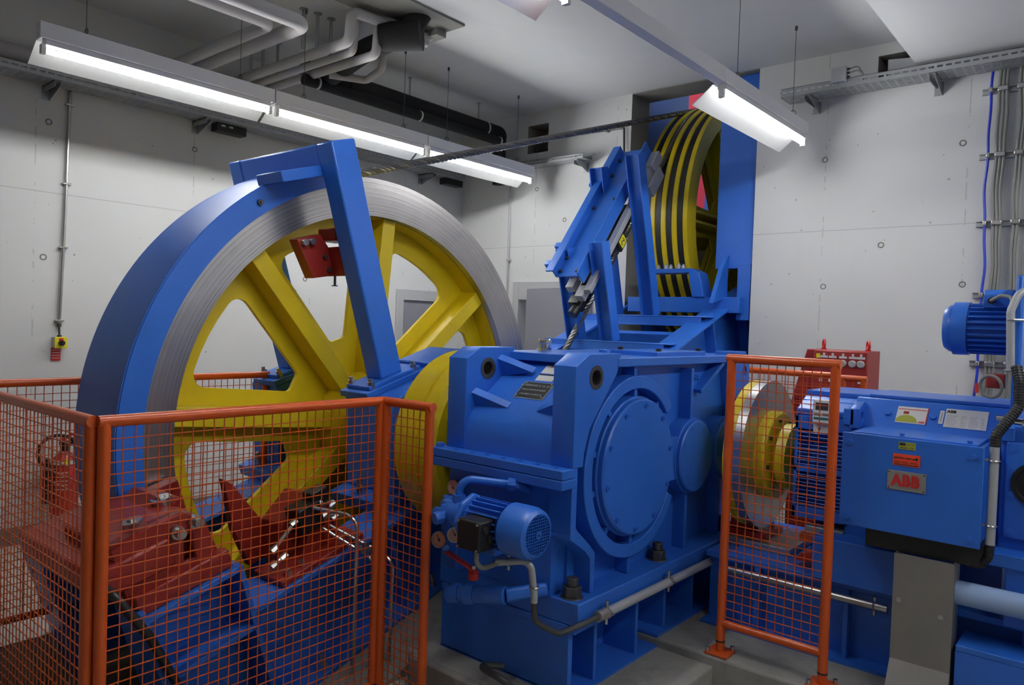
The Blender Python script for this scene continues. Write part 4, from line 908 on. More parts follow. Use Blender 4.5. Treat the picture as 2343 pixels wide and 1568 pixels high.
gf = thing('rope_guide_frame', 'leaning blue channel frame guiding the steel rope, yellow tag inside', 'guide frame', (-3.58, 5.6, 1.34))
def channel(x0, x1, y, z, h=0.085, d=0.13):
    m = MB(); m.box(x0, x1, y-d/2, y+d/2, z, z+0.012); m.box(x0, x1-0.06, y-d/2+0.001, y-d/2+0.012, z+0.01, z+h-0.011); m.box(x0, x1, y+d/2-0.012, y+d/2-0.001, z+0.01, z+h-0.011)
    build('cross_channel', m, 'blue', gf, bevel=0.002)
    hl = [circ(xx, yy, 0.011, 14) for xx in (x0+0.05, x1-0.05) for yy in (y-0.03, y+0.03)]
    link_mesh('channel_top', plate_mesh([(x0, y-d/2), (x1, y-d/2), (x1, y+d/2), (x0, y+d/2)], hl, 'z', z+h-0.012, z+h), 'blue', gf, smooth=False)
channel(-4.04, -2.80, 5.33, 1.30); channel(-4.02, -2.78, 5.93, 1.53, 0.09)
def leg(x, yb, zb, ln):
    # wide-flange leg square to the incline
    T = Matrix.Translation((x, yb, zb)) @ Matrix.Rotation(math.radians(15.5), 4, 'X')
    m = MB(); m.box(-0.058, 0.058, -0.006, 0.006, 0, ln, T); m.box(-0.068, -0.055, -0.055, 0.055, 0, ln, T); m.box(0.055, 0.068, -0.055, 0.055, 0, ln, T)
    build('leg', m, 'blue', gf, bevel=0.002)
leg(-3.40, 5.33, 1.385, 0.84); leg(-3.74, 5.33, 1.385, 0.80); leg(-3.36, 5.93, 1.62, 1.42); leg(-3.74, 5.93, 1.62, 1.35)
CA = math.radians(51.5)
TC = Matrix(((1, 0, 0, 0), (0, math.cos(CA), -math.sin(CA), 4.98), (0, math.sin(CA), math.cos(CA), 1.90), (0, 0, 0, 1)))
m = MB(); m.box(-3.72, -3.49, 0, 1.56, 0.0, 0.014, TC); build('channel_web', m, 'blue', gf, bevel=0.002)
for xx, l1_ in ((-3.72, 1.56), (-3.49, 1.62)):
    m = MB(); m.box(xx-0.007, xx+0.007, 0, l1_, -0.075 if xx > -3.6 else 0.0, 0.05 if xx > -3.6 else 0.085, TC); build('channel_flange', m, 'blue', gf, bevel=0.002)
m = MB(); m.box(-3.79, -3.72, 0.0, 1.56, 0.070, 0.085, TC); build('channel_lip', m, 'blue', gf, bevel=0.002)
for u in (0.05, 0.20, 0.26, 0.80, 1.12, 1.22, 1.42):
    m = MB(); m.hexn(TC @ Vector((-3.69, u, 0.014)), TC @ Vector((-3.69, u, 0.035)), 0.016); build('bolt', m, 'dark_steel', gf)
for u in (0.05, 0.90, 1.45):
    m = MB(); m.hexn(TC @ Vector((-3.53, u, 0.014)), TC @ Vector((-3.53, u, 0.032)), 0.013); build('bolt', m, 'dark_steel', gf)
for u in (0.07, 0.28, 1.05, 1.22):
    m = MB(); m.box(-3.84, -3.79, u, u+0.05, 0.03, 0.085, TC); build('cleat', m, 'blue', gf, bevel=0.003)
for xx, w0, l0, l1 in ((-3.45, -0.10, -0.05, 1.45), (-3.66, -0.10, 0.1, 1.5)):
    m = MB(); m.box(xx-0.03, xx+0.03, l0, l1, w0-0.05, w0, TC); build('guide_bar', m, 'zinc', gf, bevel=0.004)
for u in (-0.10, 0.0):
    m = MB(); m.box(-3.70+0.14*(u < -0.05), -3.62+0.14*(u < -0.05), u, u+0.12, -0.19, -0.12, TC); build('guide_block', m, 'zinc', gf, bevel=0.004)
m = MB(); m.box(-3.50, -3.38, 1.22, 1.50, -0.27, -0.15, TC); build('guide_head', m, 'zinc', gf, bevel=0.006)
m = MB(); m.box(-3.48, -3.40, 1.42, 1.62, -0.15, -0.07, TC); build('guide_head', m, 'zinc', gf, bevel=0.006)
m = MB(); m.cyl(TC @ Vector((-3.58, -0.02, -0.245)), TC @ Vector((-3.56, 1.05, -0.245)), 0.065, n=20); build('rope_sleeve', m, 'black', gf)
m = MB(); m.cyl(TC @ Vector((-3.60, -0.20, -0.245)), TC @ Vector((-3.58, -0.02, -0.245)), 0.045, n=16); m.box(-3.65, -3.55, -0.12, -0.02, -0.30, -0.18, TC); build('sleeve_mouth', m, 'black', gf, bevel=0.004)
m = MB(); m.box(-3.52, -3.49, 0.60, 0.74, -0.33, -0.22, TC); build('tag_holder', m, 'black', gf)
m = MB(); m.box(-3.489, -3.484, 0.625, 0.725, -0.315, -0.235, TC); tg = build('tag', m, 'label_yellow', gf)
text('number', '2', 0.09, TC @ Vector((-3.4835, 0.675, -0.275)), TC.to_3x3() @ Vector((0, 0, 1)), TC.to_3x3() @ Vector((0, -1, 0)), 'label_black', gf, 0.0005)
# rope clamp blocks at the sheave foot
rcb = thing('rope_clamp_plate', 'blue bolted bracket under the yellow sheave', 'bracket', (-3.45, 6.30, 1.70))
m = MB(); m.box(-3.78, -2.66, 6.22, 6.36, 1.66, 1.80); build('beam', m, 'blue', rcb, bevel=0.004)
m = MB(); m.prism([(-3.10, 1.80), (-2.98, 1.80), (-3.04, 2.02), (-3.12, 2.06), (-3.60, 2.06), (-3.60, 2.02), (-3.14, 2.02)], 'y', 6.20, 6.38); build('bracket', m, 'blue', rcb, bevel=0.004)
for k in range(3):
    for y in (6.24, 6.33):
        x = -3.52+k*0.13
        m = MB(); m.hexn((x, y, 2.06), (x, y, 2.095), 0.022); m.cyl((x, y, 2.09), (x, y, 2.11), 0.012, n=8); build('bolt', m, 'galv', rcb)

# ---------------------------------------------------------------- main motor with brake disc
MY, MZ = 3.97, 0.845
bd = thing('brake_disc', 'bright steel brake disc with yellow hubs on the motor shaft', 'brake disc', (-1.50, MY, MZ-0.39))
m = MB(); m.lathe([(-1.535, 0.1), (-1.535, 0.395), (-1.488, 0.395), (-1.488, 0.1)], (0, MY, MZ), (1, 0, 0), 96, closed=True); build('disc', m, 'steel', bd)
m = MB(); m.lathe([(-1.60, 0.1), (-1.60, 0.36), (-1.585, 0.392), (-1.537, 0.392), (-1.537, 0.1)], (0, MY, MZ), (1, 0, 0), 96, closed=True); build('rim_flange', m, 'yellow', bd)
m = MB(); m.lathe([(-1.488, 0.08), (-1.488, 0.235), (-1.44, 0.235), (-1.43, 0.225), (-1.43, 0.08)], (0, MY, MZ), (1, 0, 0), 64, closed=True); build('hub_flange', m, 'yellow', bd)
m = MB(); m.lathe([(-1.43, 0.05), (-1.43, 0.14), (-1.40, 0.14), (-1.40, 0.175), (-1.35, 0.175), (-1.35, 0.05)], (0, MY, MZ), (1, 0, 0), 48, closed=True); build('hub', m, 'yellow', bd)
for k in range(8):
    t = 2*PI*k/8+0.2; m = MB(); m.cyl((-1.43, MY+0.195*math.cos(t), MZ+0.195*math.sin(t)), (-1.420, MY+0.195*math.cos(t), MZ+0.195*math.sin(t)), 0.011, n=8); build('pin', m, 'black', bd)
m = MB(); m.cyl((-1.75, MY, MZ), (-1.28, MY, MZ), 0.06, n=24); build('shaft', m, 'dark_steel', bd)
# disc brake calipers on the bed
def dbrake(name, label, x, y, z):
    t = thing(name, label, 'brake', (x, y, z))
    m = MB(); m.prism([(y-0.10, z), (y+0.10, z), (y+0.06, z+0.22), (y-0.04, z+0.26)], 'x', x-0.10, x+0.0); build('body', m, 'bright_red', t, bevel=0.006)
    m = MB(); m.box(x-0.10, x+0.12, y-0.14, y+0.12, z, z+0.03); build('foot', m, 'bright_red', t, bevel=0.004)
    for dy in (-0.10, 0.08):
        m = MB(); m.hexn((x+0.07, y+dy, z+0.03), (x+0.07, y+dy, z+0.055), 0.016); build('bolt', m, 'steel', t)
    return t
dbrake('disc_brake', 'red brake block left of the steel brake disc', -1.58, 4.02, 0.40)
lb = thing('brake_lever_unit', 'orange red lever unit on the motor bed under the motor', 'brake', (-1.10, 3.75, 0.40))
m = MB(); m.prism([(-1.24, 0.40), (-1.02, 0.40), (-1.02, 0.44), (-1.06, 0.48), (-1.20, 0.44)], 'y', 3.66, 3.76); build('lever', m, 'bright_red', lb, bevel=0.004)
m = MB(); m.box(-1.22, -1.02, 3.68, 3.80, 0.49, 0.53); build('clamp_bar', m, 'orange', lb, bevel=0.004)
m = MB(); m.box(-1.20, -1.02, 3.69, 3.79, 0.53, 0.57); build('clamp_cap', m, 'galv', lb, bevel=0.004)
m = MB(); m.cyl((-1.09, 3.665, 0.445), (-1.09, 3.64, 0.445), 0.018, n=12); build('pivot', m, 'dark_steel', lb)

mt = thing('main_motor', 'large blue electric motor with terminal box and maker plates', 'motor', (-0.85, 3.95, 0.38))
MX0, MX1 = -1.275, -0.40
m = MB(); m.prism([(3.72, 0.55), (4.30, 0.55), (4.30, 1.10), (4.18, 1.205), (3.84, 1.205), (3.72, 1.08)], 'x', MX0+0.25, MX1); build('stator', m, 'blue', mt, bevel=0.006)
m = MB(); m.prism([(3.81, 0.58), (4.28, 0.58), (4.28, 1.10), (4.18, 1.19), (3.85, 1.19), (3.81, 1.17)], 'x', MX0, MX0+0.26); m.prism([(3.73, 1.10), (3.811, 1.10), (3.811, 1.17), (3.73, 1.13)], 'x', MX0, MX0+0.26); build('end_bell', m, 'blue', mt, bevel=0.006)
m = MB(); m.box(MX0-0.005, MX0+0.45, 3.88, 4.30, 1.19, 1.215); build('top_cover', m, 'blue', mt, bevel=0.004)
m = MB(); m.box(MX0+0.30, MX1+0.02, 3.86, 4.25, 1.205, 1.222); build('top_cover', m, 'blue', mt, bevel=0.004)
# louvred grille: each slat
m = MB(); m.box(MX0+0.005, MX0+0.02, 3.708, 3.811, 0.60, 1.10); m.box(MX0+0.245, MX0+0.262, 3.708, 3.811, 0.60, 1.10); m.box(MX0+0.005, MX0+0.262, 3.708, 3.811, 0.825, 0.855); m.box(MX0+0.005, MX0+0.262, 3.708, 3.811, 1.035, 1.10); m.box(MX0+0.005, MX0+0.262, 3.708, 3.811, 0.60, 0.655); build('grille_frame', m, 'blue', mt, bevel=0.002)
zz = [0.66+0.0185*k for k in range(9)] + [0.86+0.0195*k for k in range(9)]
for z in zz:
    T = Matrix.Translation((0, 3.713, z)) @ Matrix.Rotation(math.radians(-28), 4, 'X')
    m = MB(); m.box(MX0+0.018, MX0+0.248, -0.007, 0.016, -0.0015, 0.0015, T); build('louvre_slat', m, 'blue', mt)
m = MB(); m.hexn((MX0+0.26, 3.70, 1.07), (MX0+0.26, 3.67, 1.07), 0.02); build('bolt', m, 'blue', mt)
# lifting eye boss
link_mesh('lifting_lug', plate_mesh([(3.66, 1.07), (3.78, 1.07), (3.82, 1.17), (3.74, 1.19), (3.66, 1.16)], [circ(3.71, 1.125, 0.022, 18)], 'x', MX0+0.27, MX0+0.31), 'blue', mt, smooth=False, bevel=0.003)
m = MB(); m.box(MX0+0.24, MX0+0.29, 3.66, 3.75, 1.08, 1.16); build('side_boss', m, 'blue', mt, bevel=0.006)
# terminal box
TX0, TX1, TY0, TY1, TZ0, TZ1 = -0.955, -0.44, 3.40, 3.73, 0.685, 1.075
m = MB(); m.box(TX0, TX1, TY0+0.012, TY1, TZ0, TZ1); tb = build('terminal_box', m, 'blue', mt, bevel=0.006)
m = MB(); m.box(TX0-0.006, TX1+0.006, TY0, TY0+0.014, TZ0-0.006, TZ1+0.006); build('box_lid', m, 'blue', tb, bevel=0.004)
m = MB(); m.box(TX0+0.03, TX1-0.02, TY0+0.03, TY1-0.02, TZ1, TZ1+0.010); build('box_top', m, 'blue', tb, bevel=0.003)
for x in (TX0+0.03, TX1-0.03):
    for z in (TZ0+0.03, TZ1-0.035):
        m = MB(); m.hexn((x, TY0, z), (x, TY0-0.012, z), 0.012); build('lid_bolt', m, 'blue_plate', tb)
for x in (TX0+0.22, TX1-0.05):
    m = MB(); m.hexn((x, TY0+0.04, TZ1+0.01), (x, TY0+0.04, TZ1+0.022), 0.010); build('top_bolt', m, 'blue_plate', tb)
F = TY0-0.001
m = MB(); m.box(-0.775, -0.630, F-0.004, F, 0.865, 0.945); ab = build('maker_plate', m, 'alu_plate', tb, bevel=0.001)
for i, (ch, x) in enumerate((('A', -0.739), ('B', -0.7025), ('B', -0.6695))):
    text('maker_letter', ch, 0.063 if ch != 'A' else 0.063, (x, F-0.0048, 0.904), (1, 0, 0), (0, 0, 1), 'label_red', tb, 0.0012, bold=0.0035, squeeze=0.86)
for x in (-0.739, -0.7045, -0.6715):
    m = MB(); m.box(x-0.0005, x+0.0005, F-0.0066, F-0.0055, 0.88, 0.928); build('letter_split', m, 'alu_plate', tb)
for x in (-0.768, -0.637):
    for z in (0.872, 0.938):
        m = MB(); m.cyl((x, F-0.004, z), (x, F-0.006, z), 0.0028, n=8); build('plate_screw', m, 'black', tb)
m = MB(); m.box(-0.757, -0.655, F-0.0012, F, 0.967, 1.016); build('orange_sticker', m, 'label_orange', tb)
text('sticker_text', 'gebrüder meier ag', 0.0105, (-0.7535, F-0.0016, 1.000), (1, 0, 0), (0, 0, 1), 'label_black', tb, 0.0003, 'LEFT', bold=0.0003)
m = MB(); m.box(-0.753, -0.660, F-0.0017, F-0.001, 0.970, 0.974); build('sticker_bar', m, 'label_black', tb)
for k, (x0, x1) in enumerate(((-0.752, -0.725), (-0.721, -0.697), (-0.692, -0.661))):
    for j in range(3):
        m = MB(); m.box(x0, x1-0.003*j, F-0.0017, F-0.001, 0.978+0.0035*j, 0.9790+0.0035*j); build('sticker_line', m, 'label_black', tb)
m = MB(); m.prism([(-0.669, 0.9925), (-0.662, 1.000), (-0.669, 1.0075), (-0.676, 1.000)], 'y', F-0.0017, F-0.001); build('sticker_emblem', m, 'label_black', tb)
m = MB(); m.box(-0.738, -0.674, F-0.0012, F, 1.036, 1.066); build('green_sticker', m, 'label_green', tb)
m = MB(); m.box(-0.735, -0.712, F-0.0016, F-0.001, 1.052, 1.063); build('sticker_block', m, 'label_black', tb)
text('sticker_text', '041 855 11 50', 0.0088, (-0.706, F-0.0016, 1.0425), (1, 0, 0), (0, 0, 1), 'label_black', tb, 0.0003)
text('sticker_text', 'Elektromotoren', 0.0042, (-0.692, F-0.0016, 1.0580), (1, 0, 0), (0, 0, 1), 'label_black', tb, 0.0003)
# plates on the chamfer above the terminal box
sl2 = Vector((0, 0.12, 0.125)).normalized(); nr2 = Vector((0, -sl2.z, sl2.y))
def ch(x, t, o=0.0): return Vector((x, 3.72, 1.08)) + sl2*t + nr2*o
def cplate(name, x0, x1, t0, t1, mat_, th=0.002, par=mt):
    vs = [ch(x, t, o) for o in (-0.002, th) for (x, t) in ((x0, t0), (x1, t0), (x1, t1), (x0, t1))]
    m = MB(); m.add(vs, [(3,2,1,0), (4,5,6,7), (0,1,5,4), (1,2,6,5), (2,3,7,6), (3,0,4,7)]); return build(name, m, mat_, par, smooth=False)
cplate('advert_plate', -0.835, -0.708, 0.040, 0.135, 'label_white'); cplate('advert_edge', -0.712, -0.708, 0.040, 0.135, 'label_red', 0.003)
cplate('advert_bar', -0.832, -0.715, 0.118, 0.122, 'label_red', 0.0026)
vs = [ch(-0.79+0.045*math.cos(math.radians(a)), 0.045+0.042*math.sin(math.radians(a)), 0.0026) for a in range(0, 181, 15)]
m = MB(); m.add(vs, [tuple(range(len(vs)))]); build('advert_arc', m, 'label_green', mt, smooth=False)
text('maker_text', 'ABB', 0.014, ch(-0.728, 0.05, 0.0028), rt, sl2, 'label_red', mt, 0.0004, bold=0.0006)
cplate('advert_motif', -0.808, -0.785, 0.092, 0.108, 'box_red', 0.0026)
cplate('arrow_plate', -0.662, -0.645, 0.055, 0.130, 'label_white')
cplate('arrow_mark', -0.6545, -0.6525, 0.065, 0.12, 'label_black', 0.0026)
cplate('rating_plate', -0.640, -0.478, 0.040, 0.145, 'label_white')
text('maker_text', 'ABB', 0.020, ch(-0.636, 0.128, 0.0026), rt, sl2, 'label_black', mt, 0.0004, 'LEFT', bold=0.001)
for j in range(7):
    for (x0, x1) in ((-0.633, -0.59), (-0.578, -0.555), (-0.545, -0.51), (-0.50, -0.485)):
        cplate('rating_line', x0, x1-random.uniform(0, 0.012), 0.048+0.0095*j, 0.0495+0.0095*j, 'label_grey', 0.0026)
for x in (-0.87, -0.685):
    m = MB(); m.hexn(ch(x, 0.085, -0.002), ch(x, 0.085, 0.012), 0.014); build('bolt', m, 'blue', mt)
# controller display on the end bell
cd2 = thing('temperature_display', 'white digital display unit fixed to the motor end', 'display', (-1.14, 3.71, 1.03))
m = MB(); m.box(-1.182, -1.095, 3.680, 3.728, 1.075, 1.185); build('case', m, 'white_plastic', cd2, bevel=0.003)
m = MB(); m.box(-1.168, -1.110, 3.678, 3.681, 1.138, 1.172); build('screen', m, 'screen', cd2)
for x0, x1, z0, z1 in ((-1.175, -1.145, 1.112, 1.122), (-1.135, -1.105, 1.112, 1.122), (-1.175, -1.105, 1.092, 1.102)):
    m = MB(); m.box(x0, x1, 3.678, 3.681, z0, z1); build('button', m, 'teal', cd2)
m = MB(); m.box(-1.184, -1.100, 3.705, 3.728, 1.022, 1.072); build('lower_cover', m, 'label_white', cd2, bevel=0.002)
m = MB(); m.box(-1.160, -1.150, 3.703, 3.706, 1.04, 1.05); build('mark', m, 'label_black', cd2)
# motor bed
mb_ = thing('motor_bed', 'dark blue steel bed frame under the motor', 'machine base', (-0.4, 3.95, 0.0))
m = MB(); m.box(-1.66, 0.9, 3.60, 4.45, 0.335, 0.365); build('top_plate', m, 'blue_plate', mb_, bevel=0.003)
m = MB(); m.box(-1.66, 0.9, 3.66, 3.69, 0.0, 0.335); build('front_web', m, 'blue_plate', mb_)
m = MB(); m.box(-1.66, 0.9, 4.36, 4.39, 0.0, 0.335); build('rear_web', m, 'blue_plate', mb_)
for x in (-1.40, -0.98, -0.3, 0.4):
    m = MB(); m.box(x, x+0.02, 3.60, 3.66, 0.0, 0.335); build('rib', m, 'blue', mb_)
m = MB(); m.box(-1.66, 0.9, 3.56, 4.45, 0.0, 0.015); build('bottom_plate', m, 'blue_plate', mb_)
m = MB(); m.box(-1.12, -0.75, 3.56, 3.72, 0.365, 0.56); build('riser', m, 'blue_plate', mb_, bevel=0.004)
m = MB(); m.box(-1.20, MX1, 3.80, 4.25, 0.365, 0.56); build('riser', m, 'blue_plate', mb_)
m = MB(); m.box(-1.66, -1.30, 3.80, 4.20, 0.365, 0.40); build('brake_plate', m, 'galv', mb_, bevel=0.003)
m = MB(); m.box(-0.50, 0.9, 3.40, 3.60, 0.26, 0.285); build('shelf_flange', m, 'blue', mb_, bevel=0.003)
m = MB(); m.box(-0.50, 0.9, 3.40, 3.42, 0.0, 0.26); build('shelf_web', m, 'blue_plate', mb_)
# conduit along the bed
c2 = thing('conduit', 'bright steel conduit along the motor bed behind the fence panel', 'conduit', (-1.15, 3.565, 0.27))
m = MB(); m.cyl((-1.55, 3.560, 0.305), (-0.785, 3.555, 0.305), 0.018, n=16); build('pipe', m, 'steel', c2)
for x in (-1.48, -0.84):
    m = MB(); m.torus((x, 3.558, 0.305), (1, 0, 0), 0.020, 0.005, 16, 6); m.cyl((x, 3.558, 0.325), (x, 3.558, 0.345), 0.007, n=8); m.cyl((x, 3.558, 0.265), (x, 3.558, 0.287), 0.007, n=8); build('clip', m, 'steel', c2)
# second machine at the right
m2_ = thing('auxiliary_machine', 'blue square machine housing with black round disc beside the terminal box', 'machine', (0.0, 3.9, 0.365))
m = MB(); m.box(-0.405, 0.8, 3.62, 4.35, 0.64, 1.16); build('body', m, 'blue', m2_, bevel=0.008)
m = MB(); m.box(-0.385, 0.78, 3.60, 3.622, 0.70, 1.09); pn = build('front_panel', m, 'blue', m2_, bevel=0.004)
m = MB(); m.lathe([(0, 0), (0, 0.09), (0.012, 0.09), (0.012, 0.075), (0.004, 0.07), (0.004, 0)], (-0.275, 3.602, 0.93), (0, -1, 0), 40); build('round_disc', m, 'black', m2_)  # closed black disc with a raised rim
for z in (0.725, 0.88, 1.065):
    m = MB(); m.cyl((-0.362, 3.60, z), (-0.362, 3.592, z), 0.014, n=14); m.cyl((-0.362, 3.592, z), (-0.362, 3.590, z), 0.006, n=6); build('panel_screw', m, 'blue_plate', pn)
m = MB(); m.box(-0.43, 0.8, 3.50, 3.66, 0.60, 0.655); build('foot_rail', m, 'blue', m2_, bevel=0.006)
m = MB(); m.box(-0.36, 0.8, 3.52, 3.70, 0.365, 0.60); build('foot_block', m, 'blue_plate', m2_, bevel=0.004)
m = MB(); m.box(-0.42, -0.36, 3.60, 3.64, 1.09, 1.15); build('bearing_boss', m, 'blue', m2_, bevel=0.006)
# pale pipe
m = MB(); m.cyl((-0.56, 3.47, 0.475), (0.9, 3.47, 0.475), 0.048, n=28)
tag(build('transfer_pipe', m, 'light_pipe'), 'thick pale blue pipe running under the auxiliary machine', 'pipe')
# cable duct sheet under terminal box
dk = thing('cable_duct', 'bare steel cable duct standing under the terminal box', 'duct', (-0.63, 3.45, 0.0))
m = MB(); m.prism([(3.40, 0.16), (3.415, 0.16), (3.415, 0.60), (3.40, 0.60)], 'x', -0.735, -0.515); m.prism([(3.30, 0.0), (3.318, 0.0), (3.415, 0.16), (3.40, 0.16)], 'x', -0.735, -0.515); build('front_sheet', m, 'bare_steel_sheet', dk, smooth=False)
for x in (-0.735, -0.523):
    m = MB(); m.box(x, x+0.008, 3.41, 3.52, 0.0, 0.60); build('side_sheet', m, 'galv', dk)
for x, z in ((-0.71, 0.41), (-0.555, 0.38)):
    m = MB(); m.cyl((x, 3.40, z), (x, 3.394, z), 0.010, n=12); build('screw', m, 'galv', dk)
m = MB(); m.box(-0.86, -0.42, 3.44, 3.62, 0.60, 0.685); build('gland_box', m, 'black', dk)
# conduit riser right of terminal box + hoses
cr = thing('conduit', 'short grey conduit clipped to the side of the terminal box', 'conduit', (-0.41, 3.43, 0.69))
m = MB(); m.cyl((-0.405, 3.43, 0.70), (-0.405, 3.43, 1.085), 0.017, n=16); build('pipe', m, 'zinc', cr)
for z in (0.775, 1.03):
    m = MB(); m.torus((-0.405, 3.43, z), (0, 0, 1), 0.019, 0.004, 16, 6); m.cyl((-0.45, 3.425, z), (-0.42, 3.425, z), 0.006, n=8); build('clip', m, 'steel', cr)
def sleeve(name, pts, r, label, rings=True):
    P = fillet(pts, 0.06, 10); m = MB(); m.tube(P, r*0.86, 12)
    acc = 0.0
    for i in range(len(P)-1):
        a, b = Vector(P[i]), Vector(P[i+1]); L = (b-a).length; t = 0.011-acc
        while t < L:
            p = a.lerp(b, t/L); d = (b-a).normalized()*0.0035
            m.cyl(p-d, p+d, r, n=12); t += 0.011
        acc = (acc + L) % 0.011
    return tag(build(name, m, 'hose'), label, 'hose')
sleeve('corrugated_hose', [(-0.405, 3.43, 1.08), (-0.405, 3.44, 1.13), (-0.34, 3.50, 1.24), (-0.345, 3.52, 1.34), (-0.36, 3.54, 1.40)], 0.020, 'black corrugated hose rising from the conduit beside the terminal box')
sleeve('corrugated_hose', [(-0.405, 3.43, 0.70), (-0.41, 3.44, 0.64), (-0.45, 3.47, 0.60), (-0.52, 3.50, 0.60)], 0.017, 'black corrugated hose leaving the bottom of the conduit under the terminal box')
# fan motor on the vertical plate
fm = thing('fan_motor', 'small blue finned fan motor on a tall blue plate', 'motor', (-0.50, 3.85, 1.42))
FY, FZc = 3.85, 1.548
m = MB(); m.lathe([(0, 0), (0, 0.09), (0.02, 0.105), (0.035, 0.106), (0.036, 0.118), (0.095, 0.118), (0.095, 0)], (-0.665, FY, FZc), (1, 0, 0), 40); build('fan_cover', m, 'blue', fm)
m = MB(); m.cyl((-0.58, FY, FZc), (-0.385, FY, FZc), 0.092, n=36); build('body', m, 'blue', fm)
for k in range(26):
    T = Matrix.Translation((0, FY, FZc)) @ Matrix.Rotation(2*PI*k/26, 4, 'X')
    m = MB(); m.box(-0.565, -0.40, 0.088, 0.112, -0.0028, 0.0028, T); build('cooling_fin', m, 'blue', fm)
m = MB(); m.prism([(FY-0.075, FZc+0.09), (FY+0.075, FZc+0.09), (FY+0.075, FZc+0.15), (FY+0.05, FZc+0.17), (FY-0.05, FZc+0.17), (FY-0.075, FZc+0.15)], 'x', -0.515, -0.405); build('terminal_box', m, 'blue', fm, bevel=0.004)
m = MB(); m.cyl((-0.48, FY-0.075, FZc+0.125), (-0.48, FY-0.12, FZc+0.12), 0.014, n=12); build('cable_gland', m, 'black', fm)
m = MB(); m.box(-0.385, -0.355, FY-0.22, FY+0.3, 1.16, FZc+0.22); build('mount_plate', m, 'blue', fm, bevel=0.01)
m = MB(); m.tube(fillet([(-0.48, FY-0.12, FZc+0.12), (-0.44, FY-0.16, FZc+0.14), (-0.395, FY-0.20, FZc+0.13), (-0.40, FY-0.25, FZc+0.03)], 0.03), 0.008, 10); build('lead', m, 'grey_cable', fm)
cr2 = thing('conduit', 'tall grey conduit beside the fan motor plate', 'conduit', (-0.40, 3.58, 1.36))
m = MB(); m.tube(fillet([(-0.385, 3.60, 1.37), (-0.395, 3.60, 1.62), (-0.37, 3.62, 1.70), (-0.30, 3.70, 1.72)], 0.06, 8), 0.015, 14); build('pipe', m, 'zinc', cr2)
for z in (1.38, 1.585):
    m = MB(); m.torus((-0.388, 3.60, z), (0, 0, 1), 0.017, 0.004, 16, 6); m.cyl((-0.372, 3.60, z), (-0.345, 3.62, z), 0.006, n=8); build('clip', m, 'steel', cr2)
m = MB(); m.torus((-0.45, 3.60, 1.31), (0.5, 1, 0.1), 0.045, 0.0065, 30, 8); tag(build('cable_loop', m, 'grey_cable'), 'loop of grey cable above the maker plates beside the conduit', 'cable')
m = MB(); m.box(-0.475, -0.41, 3.66, 3.70, 1.30, 1.36); m.cyl((-0.44, 3.65, 1.33), (-0.44, 3.60, 1.335), 0.010, n=8); tag(build('junction_box', m, 'box_red', bevel=0.006), 'small dark red junction box behind the cable loop', 'junction box')
m = MB(); m.cyl((-0.42, 3.56, 1.185), (-0.28, 3.56, 1.175), 0.014, n=14); m.cyl((-0.33, 3.56, 1.178), (-0.28, 3.56, 1.175), 0.022, n=14); tag(build('hydraulic_fitting', m, 'chrome'), 'shiny steel fitting next to the black corrugated hose', 'fitting')

# ---------------------------------------------------------------- red socket distribution box
rb = thing('socket_box', 'red steel power distribution box with round white-labelled sockets', 'distribution box', (-1.52, 5.15, 0.0))
RX0, RX1, RY = -1.64, -1.31, 5.05
m = MB(); m.prism([(-1.79, 1.05), (-1.31, 1.05), (-1.31, 1.40), (-1.70, 1.40)], 'y', 5.12, 5.40); build('case', m, 'box_red', rb, bevel=0.006)
m = MB(); m.prism([(-1.64, 1.05), (-1.305, 1.05), (-1.305, 1.395), (-1.64, 1.395)], 'y', 5.085, 5.12); build('front', m, 'box_red', rb, bevel=0.006)
for k, x in enumerate((-1.575, -1.520, -1.455, -1.395, -1.345)):
    m = MB(); m.lathe([(0, 0), (0, 0.024), (0.012, 0.024), (0.02, 0.018), (0.02, 0)], (x, 5.085, 1.315), (0, -1, 0), 20); build('socket', m, 'label_grey', rb)
    m = MB(); m.box(x-0.024, x+0.024, 5.082, 5.086, 1.348, 1.362); m.box(x-0.007, x+0.007, 5.082, 5.086, 1.36, 1.38); build('socket_label', m, 'label_white', rb)
m = MB(); m.box(-1.625, -1.60, 5.082, 5.086, 1.345, 1.375); build('warning_label', m, 'label_yellow', rb)
for x in (-1.60, -1.54, -1.36):
    m = MB(); m.box(x, x+0.02, 5.082, 5.086, 1.19, 1.22); build('small_label', m, 'label_white', rb)
for x in (-1.62, -1.34):
    m = MB(); m.torus((x, 5.22, 1.435), (1, 0.5, 0), 0.028, 0.009, 22, 8); m.cyl((x, 5.22, 1.395), (x, 5.22, 1.41), 0.018, n=12); build('lifting_eye', m, 'bright_red', rb)
m = MB(); m.box(-1.80, -1.29, 5.12, 5.42, 0.0, 1.05); build('stand', m, 'red', rb, bevel=0.006)

